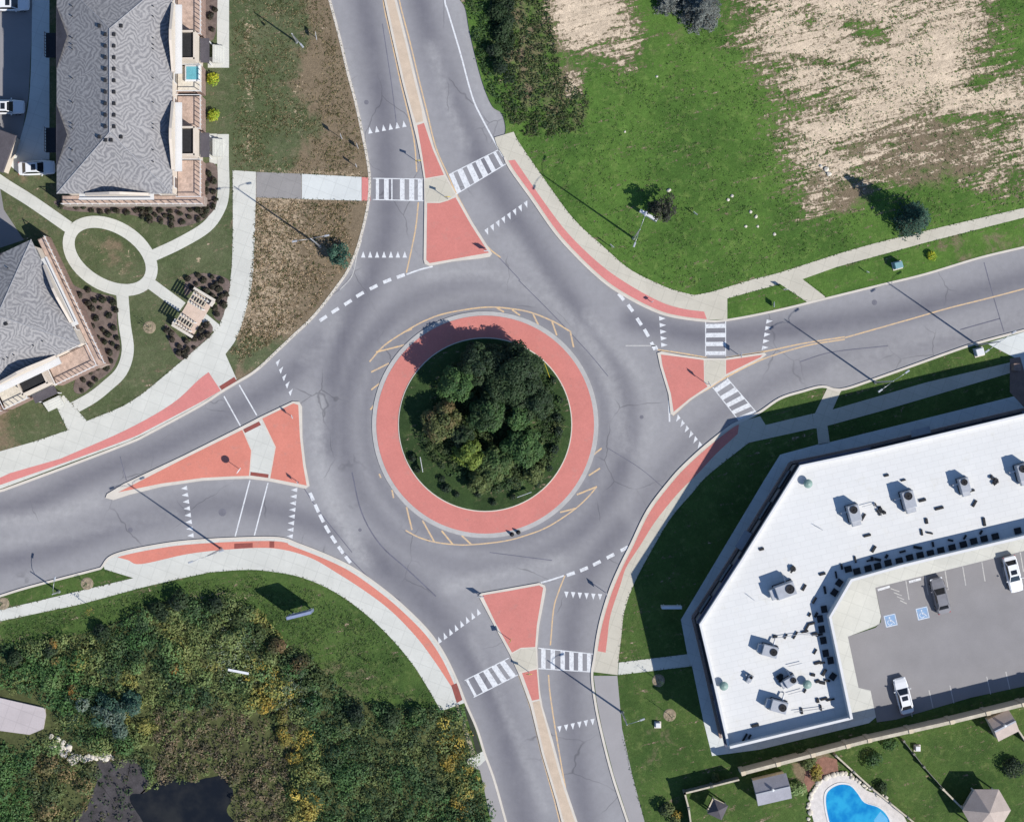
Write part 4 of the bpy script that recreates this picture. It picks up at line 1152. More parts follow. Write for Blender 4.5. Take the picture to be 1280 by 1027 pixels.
# ---------------------------------------------------------------- scrub of the south west
BRD = [(-40, 812), (60, 802), (110, 790), (150, 775), (185, 755), (225, 748), (265, 752), (300, 752), (335, 775), (350, 800), (385, 820), (420, 852), (440, 872), (480, 884), (540, 884), (575, 890), (590, 925), (596, 965), (612, 1040), (620, 1100), (-40, 1100)]
POND = [(160, 1000), (176, 990), (200, 978), (240, 974), (282, 970), (292, 985), (290, 1010), (298, 1040), (300, 1070), (290, 1095), (250, 1105), (210, 1095), (195, 1060), (182, 1030)]
MUD = [(122, 958), (140, 948), (165, 948), (184, 972), (186, 990), (200, 1030), (205, 1070), (180, 1100), (130, 1105), (98, 1080), (100, 1020), (118, 990)]
PAD_K = [(-60, 848), (0, 858), (66, 873), (70, 900), (62, 922), (38, 932), (-60, 925)]
PAD = [(-40, 862), (0, 871), (57, 884), (58, 893), (55, 910), (38, 917), (0, 912), (-40, 905)]
def pal_sw(x, y, rg_):
    if in_poly(x, y, MUD):
        return (G_REED[3:] + G_DARK, .55) if rg_.random() < .4 else None
    if 195 < x < 370 and 885 < y < 985 and rectE(x, y, 275, 930, 95, 55) > .3:
        return (G_REED if rg_.random() < .75 else G_OLIVE, .8)
    if 285 < x < 355 and y > 960: return (G_REED, .7)
    if rectE(x, y, 345, 880, 30, 60, -.5) > .4 and rg_.random() < .6: return (G_YEL + G_OLIVE, .8)
    if rectE(x, y, 380, 960, 22, 60, -.1) > .4 and rg_.random() < .6: return (G_YEL + G_OLIVE, .8)
    if rectE(x, y, 575, 955, 26, 60, -.3) > .4 and rg_.random() < .45: return (G_YEL + G_OLIVE, .8)
    if x < 110 and 820 < y < 890 and rg_.random() < .7: return (G_MID, .9)
    if x < 40 and y > 915: return (G_MID, .9)
    if x < 180 and y > 940: return (G_OLIVE + G_BRN + G_DARK, .75)
    v = mnoise.noise(Vector((x * .02, y * .02, 4.2)))
    if x > 380: return ((G_MID + G_DARK) if v > -.1 else (G_DARK + G_OLIVE), .85)
    if v > .24: return (G_YEL[3:] + G_OLIVE[:2], .85)
    if v > -.02: return (G_OLIVE[:3] + G_MID[3:], .85)
    if v > -.2: return (G_MID + G_DARK + G_OLIVE, .9)
    return (G_DARK + G_MID[:3], .95)
thicket("meadow_scrub", "dense mixed scrub and tall weeds covering the south west corner", "scrub", BRD, 4000, (.35, .95), (.3, 1.5), pal_sw, per=88, leaf=.14, seed=5, avoid=[POND, PAD_K], lum=1.6)
def pal_big(x, y, rg_):
    if y > 880 and 195 < x < 370: return None
    q_ = pal_sw(x, y, rg_)
    return None if q_ is None or in_poly(x, y, MUD) else (q_[0], 1.0)
thicket("tall_scrub", "taller rounded bushes rising out of the meadow scrub", "scrub", BRD, 330, (.7, 1.5), (1.2, 2.6), pal_big, per=100, leaf=.15, seed=15, avoid=[POND, PAD_K, MUD, [(105, 865), (180, 865), (180, 925), (105, 925)]], lum=1.65)
# taller border shrubs casting shade on the lawn
bush_specs = [(225, 752, 1.4, 2.2, G_DARK), (200, 765, 1.2, 2.0, G_DARK), (270, 758, 1.2, 1.9, G_DARK), (300, 772, 1.3, 1.7, G_OLIVE), (130, 790, 1.2, 1.9, G_DARK), (345, 805, 1.2, 1.7, G_BRN), (375, 830, 1.3, 1.6, G_BRN),
              (320, 790, 1.2, 1.6, G_OLIVE), (400, 850, 1.2, 1.5, G_OLIVE), (445, 895, 1.4, 2.2, G_DARK), (490, 900, 1.5, 2.0, G_DARK), (525, 895, 1.3, 1.8, G_MID), (60, 815, 1.1, 1.4, G_DARK), (20, 820, 1.2, 1.6, G_DARK)]
for i, (x, y, r, h, pal) in enumerate(bush_specs):
    bush(x, y, r, h, pal, "rounded dark shrub along the upper border of the south west scrub", group="shrubs along the border of the scrub", name="border_shrub", leaf=.17)
cw = [(R.gauss(0, 1.2), R.gauss(0, 1.0), R.uniform(.8, 1.9)) for _ in range(26)]
o = leaf_mesh("willow_shrub", *clump_leaves(cw, [(R.uniform(.5, 1.0),) * 3 for _ in cw], [R.choice(G_BLUE + G_TEAL[:2]) for _ in cw], 190, .15)); o.location = (*W(142, 893, 1.5)[:2], .1)
meta(o, "large grey green willow shrub beside the pale concrete pad", "shrub")
bush(162, 872, 1.4, 1.5, G_TEAL, "blue green shrub just above the large grey green willow shrub", name="willow_shrub", n=700, leaf=.18)
for (x, y) in ((66, 806), (67, 828), (90, 860), (95, 868), (216, 834)):
    bush(x, y, .8, 1.2, G_ORA + G_OLIVE[:2], "orange flowering clump in the upper left of the scrub", group="orange clumps in the scrub", name="flowering_shrub", leaf=.14)
for (x, y) in ((338, 880), (350, 898), (358, 925), (368, 945), (385, 965), (392, 1000), (383, 1015), (326, 882), (352, 912)):
    bush(x, y, 1.0, 1.2, G_YEL + G_OLIVE[:2], "yellow goldenrod clump in the line running down the middle of the scrub", group="goldenrod clumps in the middle of the scrub", name="goldenrod_clump", leaf=.14)
for (x, y) in ((570, 940), (565, 955), (572, 1000), (580, 1010), (570, 992), (558, 948), (582, 1022)):
    bush(x, y, 1.0, 1.2, G_YEL + G_OLIVE[:2], "yellow goldenrod clump at the right edge of the scrub near the south road", group="goldenrod clumps near the south road", name="goldenrod_clump", leaf=.14)
# pale flowering weeds
cen = []; 
for _ in range(90):
    x, y = R.gauss(290, 16), R.gauss(815, 16); p = W(x, y); cen.append((p.x, p.y, R.uniform(.8, 1.8)))
for _ in range(60):
    x, y = R.gauss(365, 14), R.gauss(862, 14); p = W(x, y); cen.append((p.x, p.y, R.uniform(.8, 1.7)))
o = leaf_mesh("pale_weeds", *clump_leaves(cen, [(.28, .28, .25)] * len(cen), [L(150, 162, 140)] * len(cen), 90, .08)); meta(o, "pale flowering weeds scattered through the scrub", "weeds", None, "stuff")
floor_ = simple("scrub_floor_soil", L(84, 90, 54), 1.0, .45, .5, 5, bump=.5)
slab("meadow_floor", BRD, floor_, ZV + .012, label="dark weedy soil under the scrub", cat="soil")
# pond, mud, stones, pad
def ragged(pts, amp, sd_):
    q_ = smooth(pts, 8, True); return [(x + amp * mnoise.noise(Vector((x * .035, y * .035, sd_))) * 1.6, y + amp * mnoise.noise(Vector((x * .035, y * .035, sd_ + 5))) * 1.6) for x, y in q_]
meta(MB().fan(WP(ragged(POND, 7, 1)), W(238, 1035), ZV + .03).build("pond", M_WATER), "dark pond water at the bottom of the scrub", "water", None, "structure")
meta(MB().fan(WP(ragged(MUD, 9, 3)), W(152, 1015), ZV + .022).build("mud_flat", M_MUD), "grey wet mud beside the pond", "mud", None, "structure")
def rock_mesh(r, seed):
    rg = random.Random(seed); bm = bmesh.new(); bmesh.ops.create_icosphere(bm, subdivisions=2, radius=r)
    for v in bm.verts:
        n = mnoise.noise(v.co * (1.6 / r) * .6 + Vector((seed, 0, 0))); v.co *= 1 + .4 * n; v.co.z *= .6
    me = bpy.data.meshes.new("rock"); bm.to_mesh(me); bm.free(); return me
RM = [rock_mesh(.35, s) for s in range(4)]
for m in RM: m.materials.append(M_STONE)
def rock(px, py, s, label, group=None, cat="rock", name="rock"):
    o = bpy.data.objects.new(name, RM[R.randrange(4)]); COL.objects.link(o)
    p = W(px, py); o.location = (p.x, p.y, .1 + .1 * s); o.rotation_euler = (0, 0, R.uniform(0, 6)); o.scale = (s, s * R.uniform(.7, 1.1), s); return meta(o, label, cat, group)
for _ in range(70):
    t = R.random()
    if t < .5: x, y = R.uniform(64, 92), 0; y = 922 + (x - 64) * .75 + R.uniform(-7, 9)
    else: x = R.uniform(88, 142); y = 949 - (x - 88) * .08 + R.uniform(-3, 3)
    rock(x, y, R.uniform(.5, 1.5), "pale boulder in the stone edging beside the pond mud", "boulders beside the pond mud", name="boulder")
slab("concrete_pad", PAD, concrete_mat("pinkish_concrete", L(206, 196, 196)), ZP + .35, label="pinkish concrete pad at the left edge of the scrub", cat="concrete pad")
MB().box((0, 0, 0), (2.6, .3, .12)).build("plank", M_WHMETAL, loc=tuple(W(298, 839, 1.6)), rz=rad(-11))
meta(bpy.data.objects["plank"], "thin white plank lying on top of the scrub", "plank")
for i, (x, y, s) in enumerate([(836, 238, .85), (1033, 212, 1.0), (1036, 218, .9), (1026, 208, .7), (938, 265, .6), (945, 271, .7), (947, 283, .5), (932, 283, .5), (915, 245, .6), (910, 250, .6), (968, 293, .6), (821, 96, .5), (781, 165, .4)]):
    lab = ["pale boulder beside the lone dark tree of the north east field"][0] if i == 0 else "small pale rock lying on the north east field"
    rock(x, y, s, lab, None if i == 0 else "rocks lying on the north east field")
# brush along north road
def pal_n(x, y, rg_):
    if x < 612 + y * .12: return (G_MID + G_OLIVE[:1], .75)
    if 610 < x < 640 and y < 100: return (G_DARK, .95)
    return (G_OLIVE[2:] + G_BRN[3:] + G_MID[2:3] + G_OLIVE[:1], .6)
thicket("roadside_brush", "olive and brown brush on the slope east of the north road", "brush", [(580, -40), (680, -40), (692, 40), (700, 90), (735, 120), (728, 160), (690, 172), (655, 168), (636, 150), (622, 128), (604, 95), (592, 45)], 1300, (.35, .85), (.15, 1.0), pal_n, per=90, leaf=.14, seed=9)
for (x, y, r) in ((625, 15, 1.3), (627, 45, 1.2), (624, 80, 1.1), (618, 62, .9), (633, 28, 1.0)):
    bush(x, y, r, 1.9, G_DARK, "dark shrub in the row beside the north road shoulder", group="dark shrubs beside the north road shoulder", name="roadside_shrub")
# tufts that break up the open grass
def tufts(name, label, polys, n, pal, sz, seed):
    rg = random.Random(seed); C = []; T = []
    xs = [p[0] for p in polys]; ys = [p[1] for p in polys]
    while len(C) < n:
        x = rg.uniform(min(xs), max(xs)); y = rg.uniform(min(ys), max(ys))
        if not in_poly(x, y, polys): continue
        v = mnoise.noise(Vector((x * .03, y * .03, seed)))
        if rg.random() > .5 + v: continue
        p = W(x, y); C.append((p.x, p.y, .14)); T.append(rg.choice(pal))
    C = np.array(C); C = np.repeat(C, 3, axis=0) + NP.normal(scale=(.1, .1, .02), size=(len(C) * 3, 3)); T = np.repeat(np.array(T), 3, axis=0) * 1.25
    o = leaf_mesh(name, C, NP.normal(scale=.6, size=C.shape) + np.array([0, 0, .6]), NP.uniform(sz * .6, sz * 1.3, size=len(C)), T, aspect=.35)
    meta(o, label, "grass", None, "stuff")
tufts("grass_tufts", "rough grass tufts over the north east field", [(690, 90), (800, 90), (930, 0), (1280, 0), (1280, 255), (1092, 298), (900, 358), (866, 364), (828, 350), (760, 306), (690, 225), (650, 172)], 6500, [L(92, 120, 62), L(76, 104, 52), L(116, 138, 82)], .12, 31)
tufts("grass_tufts", "rough grass tufts over the green bank below the west road", [(0, 782), (228, 728), (330, 718), (427, 750), (475, 790), (545, 880), (440, 868), (350, 795), (290, 748), (200, 755), (0, 805)], 3500, [L(84, 108, 60), L(66, 92, 50), L(104, 122, 74)], .12, 33)
tufts("grass_tufts", "dry grass tufts over the land west of the north road", [(292, 0), (408, 0), (456, 190), (458, 218), (292, 210)], 3500, [L(110, 104, 72), L(84, 92, 52), L(160, 144, 110)], .12, 35)
tufts("grass_tufts", "dry grass tufts between the curved pavement and the north road", [(322, 250), (456, 254), (440, 320), (380, 400), (300, 455), (288, 440), (310, 390)], 3500, [L(120, 104, 74), L(84, 92, 52), L(196, 172, 140)], .13, 37)

def edge_tufts(label, paths, pal, seed):
    rg_ = np.random.default_rng(seed); C = []
    for pth in paths:
        P = np.array(WP(pth)); 
        for a, b in zip(P[:-1], P[1:]):
            k = int(np.linalg.norm(b - a) * 7)
            t = rg_.random((k, 1)); q_ = a + (b - a) * t + rg_.normal(scale=.07, size=(k, 2)) + .05 * np.sin(t * 40 + a[0])
            C.append(np.concatenate([q_, np.full((k, 1), .145)], 1))
    C = np.concatenate(C); T = np.array([pal[i] for i in rg_.integers(0, len(pal), len(C))])
    o = leaf_mesh("edge_grass", C, rg_.normal(scale=.6, size=C.shape) + np.array([0, 0, .7]), rg_.uniform(.05, .14, len(C)), T, aspect=.4)
    meta(o, label, "grass", None, "stuff")
edge_tufts("ragged grass creeping over the pavement edges of the eastern lawns", [ne_o, [(909, 373), (975, 355), (1008, 377)], [(1004, 349), (1033, 371)], [(1045, 335), (1158, 304), (1280, 273)], se_o, [(773, 827), (859, 817)], [(772, 843), (865, 832)], [(778, 918), (790, 967), (804, 1020)]], [L(84, 112, 56), L(66, 90, 46), L(100, 120, 70)], 1)
edge_tufts("ragged grass creeping over the pavement edges of the western lawns", [sw_out, [(0, 762), (167, 722), (130, 712)], nw_out[2:], [(320, 250), (317, 336), (309, 382), (296, 422)], [p for p in NWE if p[1] < 460], [(291, 213), (463, 221)], [(320, 247), (460, 252)]], [L(92, 104, 60), L(72, 92, 50), L(124, 118, 84)], 2)

# ---------------------------------------------------------------- street lamps
def street_lamp(px, py, h, ang, label, double=True):
    p = W(px, py)
    root = empty("street_lamp", (p.x, p.y, .1), ang, label, "street lamp", "tall street lamps round the roundabout")
    MB().lathe((0, 0, 0), [(.22, 0), (.22, .12), (.14, .3)], 10).build("base", M_GALV, root)
    MB().tube([(0, 0, .1), (0, 0, h * .5), (0, 0, h)], [.13, .1, .06], 8).build("pole", M_GALV, root, smooth=True)
    for s in ((1, -1) if double else (1,)):
        MB().tube([(0, 0, h - .6), (s * .5, 0, h - .1), (s * 1.2, 0, h + .1), (s * 1.7, 0, h + .12)], .03, 6).build("arm", M_GALV, root, smooth=True)
        MB().chbox((s * 1.95, 0, h + .1), (.6, .22, .12), .04).build("lamp_head", M_GREYM, root)
    return root
street_lamp(1094, 478, 11.5, rad(35), "tall double lamp beside the east road in front of the retail building")
street_lamp(1221, 431, 11.5, rad(35), "tall double lamp beside the east road next to the white utility box")
street_lamp(277, 686, 12.0, rad(20), "tall double lamp in the salmon strip south of the west crossing")
street_lamp(778, 890, 9.5, rad(20), "tall lamp on the lawn edge east of the south road", False)
street_lamp(400, 308, 11.0, rad(10), "tall double lamp beside the blue green tree west of the north road")
street_lamp(792, 298, 12.0, rad(70), "tall double lamp on the field beside the north east pavement")
street_lamp(74, 739, 3.6, rad(80), "short lamp on the grass strip beside the west road", False)
street_lamp(371, 53, 5.5, rad(-50), "slim lamp on the dry grass west of the north road", False)

# ---------------------------------------------------------------- traffic signs
def road_sign(px, py, ang, label, shape="rect", m=M_SIGNW, h=2.3, wd=.65, ht=.8, name="traffic_sign"):
    p = W(px, py)
    root = empty(name, (p.x, p.y, .12), ang, label, "sign")
    MB().tube([(0, 0, 0), (0, 0, h)], .04, 6).build("post", M_GALV, root)
    mb = MB()
    if shape == "round":
        mb.tube([(.045, 0, h - ht / 2), (.075, 0, h - ht / 2)], ht / 2, 18)
    elif shape == "diamond":
        mb.box((.06, 0, h - ht / 2), (.03, ht * .72, ht * .72), rx=PI / 4)
    else:
        mb.chbox((.06, 0, h - ht / 2), (.03, wd, ht), .01)
    mb.build("panel", m, root)
    return root
A45 = rad(-35)
road_sign(301, 587, A45, "oval topped sign on the west splitter island left of its walkway", "round", M_SIGNW, 2.5, ht=.9)
road_sign(609, 314, rad(-90), "keep right sign in the lower corner of the north splitter island", "rect", M_SIGNW, 1.6, .8, 1.0)
road_sign(524, 204, rad(90), "crossing sign on the upper part of the north splitter island", "diamond", M_SIGNY, 2.4)
road_sign(560, 249, rad(90), "crossing sign on the walkway edge of the north splitter island", "diamond", M_SIGNY, 2.4)
road_sign(601, 745, rad(90), "keep right sign at the upper left corner of the south splitter island", "rect", M_SIGNW, 1.4, .9, 1.0)
road_sign(638, 799, rad(150), "crossing sign on the left edge of the south splitter island", "diamond", M_SIGNY, 2.4)
road_sign(661, 839, rad(-90), "crossing sign on the small lower red patch of the south splitter island", "diamond", M_SIGNY, 2.2)
road_sign(884, 480, rad(30), "sign on the red corner of the east splitter island", "rect", M_SIGNW, 2.6)
road_sign(924, 444, rad(0), "sign near the right tip of the east splitter island", "rect", M_SIGNW, 2.0)
road_sign(366, 521, rad(20), "slim sign in the top corner of the west splitter island", "rect", M_SIGNW, 1.6, .5, .6)
road_sign(374, 603, rad(200), "slim sign in the lower corner of the west splitter island", "rect", M_SIGNW, 1.6, .5, .6)
road_sign(396, 48, rad(10), "small pale sign on the dry grass near the north road kerb", "rect", M_SIGNW, 1.6, 1.0, .5)
road_sign(428, 174, rad(20), "slim sign on the dry grass left of the upper triangle row", "rect", M_SIGNW, 2.6)
road_sign(447, 184, rad(20), "low sign on the dry grass beside the north road kerb", "rect", M_SIGNW, 1.2)
road_sign(446, 209, rad(20), "sign on the dry grass just above the white concrete slab", "rect", M_SIGNW, 1.8, .4)
road_sign(764, 309, rad(50), "slim sign at the edge of the north east pavement", "rect", M_SIGNW, 1.7)
road_sign(868, 268, rad(50), "white sign on the field right of the lone dark tree", "rect", M_SIGNW, 1.2)
road_sign(981, 363, rad(90), "sign on the small grass patch beside the east crossing", "rect", M_SIGNW, 1.6)
road_sign(966, 381, rad(0), "low post sign at the kerb of the small grass patch", "rect", M_SIGNW, 1.0)
road_sign(1083, 341, rad(60), "low marker sign on the strip left of the green utility box", "rect", M_WHMETAL, 1.0, .4, .5)
road_sign(758, 741, rad(200), "sign on the red strip beside the southern entry", "rect", M_SIGNW, 2.3)
road_sign(815, 378, rad(120), "sign on the pink strip of the north east pavement", "rect", M_SIGNW, 1.0, .4, .4)
def chevron_board(px, py, ang, m, label):
    root = empty("chevron_sign", (*W(px, py)[:2], .18), ang, label, "sign")
    for s in (-1, 1): MB().tube([(0, s * .6, 0), (0, s * .6, 1.1)], .035, 6).build("post", M_GALV, root)
    MB().chbox((.06, 0, .95), (.05, 1.9, .6), .01).build("panel", m, root)
    c = MB()
    for k in range(4):
        y = -.75 + k * .42
        c.add([(.092, y, .7), (.092, y + .18, .7), (.092, y + .36, .95), (.092, y + .18, 1.2), (.092, y, 1.2), (.092, y + .18, .95)], [(0, 1, 2, 5), (5, 2, 3, 4)])
    c.build("chevrons", M_BLACK, root)
    return root
chevron_board(683, 463, rad(20), M_SIGNY, "yellow chevron board at the upper right of the central lawn")
chevron_board(528, 580, rad(190), M_SIGNW, "white chevron board at the left side of the central lawn")
chevron_board(655, 617, rad(-70), M_SIGNW, "white chevron board at the bottom right of the central lawn")
for i, (x, y) in enumerate(((640, 667.5), (648, 665))):
    o = MB().lathe((0, 0, 0), [(.28, 0), (.28, .05), (.2, .08), (.16, .5), (.08, .75), (.06, .8)], 14).build("bollard", M_BLACK, loc=(*W(x, y)[:2], .09))
    meta(o, ["left", "right"][i] + " one of the two short black bollards at the foot of the central apron", "bollard")

def sign_board(px, py, ang, wd, ht, z0, m, label, name="billboard"):
    p = W(px, py, z0 + ht * .5)
    root = empty(name, (p.x, p.y, .1), ang, label, "sign")
    for s in (-1, 1): MB().box((s * wd * .38, 0, (z0 + ht) / 2), (.14, .14, z0 + ht)).build("post", M_WHMETAL, root)
    MB().chbox((0, -.1, z0 + ht / 2), (wd, .28, ht), .03).build("panel", m, root)
    f = MB()
    for s in (-1, 1): f.box((s * (wd / 2 + .04), -.1, z0 + ht / 2), (.1, .36, ht + .1))
    f.box((0, -.1, z0 + ht + .05), (wd, .36, .1)); f.build("frame", m, root)
    return root
sign_board(375, 766, rad(14), 2.9, 3.6, .9, M_SIGNB, "blue grey billboard standing on the green bank below the curved pavement")
sign_board(839, 757, rad(0), 2.3, 1.8, .5, M_SIGNW, "white site sign standing in the shade left of the retail building", "site_sign")
sign_board(811, 269, rad(-30), 2.3, 1.2, .2, M_SIGNW, "low grey site sign beside the lone dark tree of the north east field", "site_sign")
def utility_box(px, py, d, m, label, ang=0):
    root = empty("utility_box", (*W(px, py)[:2], .1), ang, label, "utility box")
    MB().box((0, 0, .06), (d[0] + .25, d[1] + .25, .14)).build("plinth", M_KERB, root)
    MB().chbox((0, 0, .13 + d[2] / 2), d, .06).build("cabinet", m, root)
    MB().box((0, -d[1] / 2 - .012, .13 + d[2] * .45), (d[0] * .4, .02, d[2] * .7)).build("door", M_GREYM, root)
utility_box(1223, 440, (1.0, .9, .8), M_WHMETAL, "white utility box beside the east road near the right edge", rad(15))
utility_box(1121, 332, (1.0, .8, 1.1), simple("teal_box_paint", L(130, 172, 180), .6, .1), "pale blue utility box on the grass strip of the north east pavement", rad(15))
utility_box(822, 905, (.6, .6, .4), M_WHMETAL, "small white box on the lawn east of the south road")

# ---------------------------------------------------------------- cars
def make_car(name, label, paint_, group=None, sunroof=False):
    root = empty(name, (0, 0, 0), 0, label, "car", group)
    X = [-2.3, -2.2, -1.75, -1.1, 0, 1.0, 1.7, 2.1, 2.28]
    Wd = [.62, .8, .88, .9, .9, .9, .87, .78, .55]
    Zt = [.72, .86, .92, .92, .92, .9, .82, .72, .6]
    b = MB(); ring = 8
    vs = []
    for x, w_, z in zip(X, Wd, Zt):
        vs += [(x, -w_ * .92, .28), (x, -w_, .5), (x, -w_ * .97, z - .12), (x, -w_ * .8, z), (x, w_ * .8, z), (x, w_ * .97, z - .12), (x, w_, .5), (x, w_ * .92, .28)]
    fs = []
    for i in range(len(X) - 1):
        for k in range(ring):
            k2 = (k + 1) % ring; fs.append((i * ring + k, (i + 1) * ring + k, (i + 1) * ring + k2, i * ring + k2))
    fs.append(tuple(range(ring))); fs.append(tuple((len(X) - 1) * ring + k for k in range(ring - 1, -1, -1)))
    b.add(vs, fs)
    # cabin shell
    bot = [(-1.75, -.74, .9), (.95, -.74, .9), (.95, .74, .9), (-1.75, .74, .9)]
    top = [(-1.2, -.58, 1.42), (.2, -.58, 1.42), (.2, .58, 1.42), (-1.2, .58, 1.42)]
    b.add(bot + top, [(0, 1, 5, 4), (1, 2, 6, 5), (2, 3, 7, 6), (3, 0, 4, 7), (4, 5, 6, 7)])
    b.build("body", paint_, root, fixn=True)
    def pane(a, b_, c, d, nm):
        P = [Vector(v) for v in (a, b_, c, d)]; cen = sum(P, Vector()) / 4
        n = (P[1] - P[0]).cross(P[3] - P[0]).normalized()
        if n.dot(cen - Vector((-.4, 0, .9))) < 0: n = -n
        Q = [cen + (p - cen) * .88 + n * .012 for p in P]
        MB().add(Q, [(0, 1, 2, 3)]).build(nm, M_GLASSC, root)
    pane(bot[1], bot[2], top[2], top[1], "windscreen"); pane(bot[3], bot[0], top[0], top[3], "rear_window")
    pane(bot[0], bot[1], top[1], top[0], "side_window"); pane(bot[2], bot[3], top[3], top[2], "side_window")
    if sunroof: MB().box((-.25, 0, 1.43), (.55, .75, .03)).build("sunroof", M_GLASSC, root)
    for x in (-1.4, 1.4):
        for s in (-1, 1):
            t = MB().tube([(x, s * .72, .33), (x, s * .92, .33)], .33, 16).build("wheel", M_TYRE, root)
            MB().tube([(x, s * .925, .33), (x, s * .935, .33)], .2, 12).build("rim", M_RIM, t)
    for s in (-1, 1):
        MB().chbox((2.12, s * .6, .62), (.22, .32, .12), .03).build("headlight", M_LAMPW, root)
        MB().chbox((-2.2, s * .62, .74), (.12, .34, .14), .03).build("tail_light", M_LAMPR, root)
        MB().chbox((.72, s * 1.0, .98), (.12, .2, .12), .03).build("mirror", paint_, root)
    return root
def place(o, px, py, ang, z=.13):
    p = W(px, py, .7); o.location = (p.x, p.y, z); o.rotation_euler = (0, 0, ang)
def relabel(o, l): o["label"] = l
c1 = make_car("parked_car", "white car with a sunroof parked near the lower edge of the lot", M_CARW, None, True)
place(c1, 1129, 869, rad(104))
c2 = copy_tree(c1); relabel(c2, "white car in the top row of the lot at the right edge"); place(c2, 1266, 717, rad(-76))
c3 = make_car("parked_car", "grey car in the top row of the lot beside the blue markings", M_CARD)
place(c3, 1175, 744, rad(104))
for (x, y, a, l) in ((14, 5, 0, "white car cut by the top left corner of the photo"), (8, 134, rad(0), "white car in the shade at the left edge of the court"), (46, 210, rad(2), "white car at the bottom of the lane behind the townhouse")):
    c = copy_tree(c1); relabel(c, l); place(c, x, y, a)

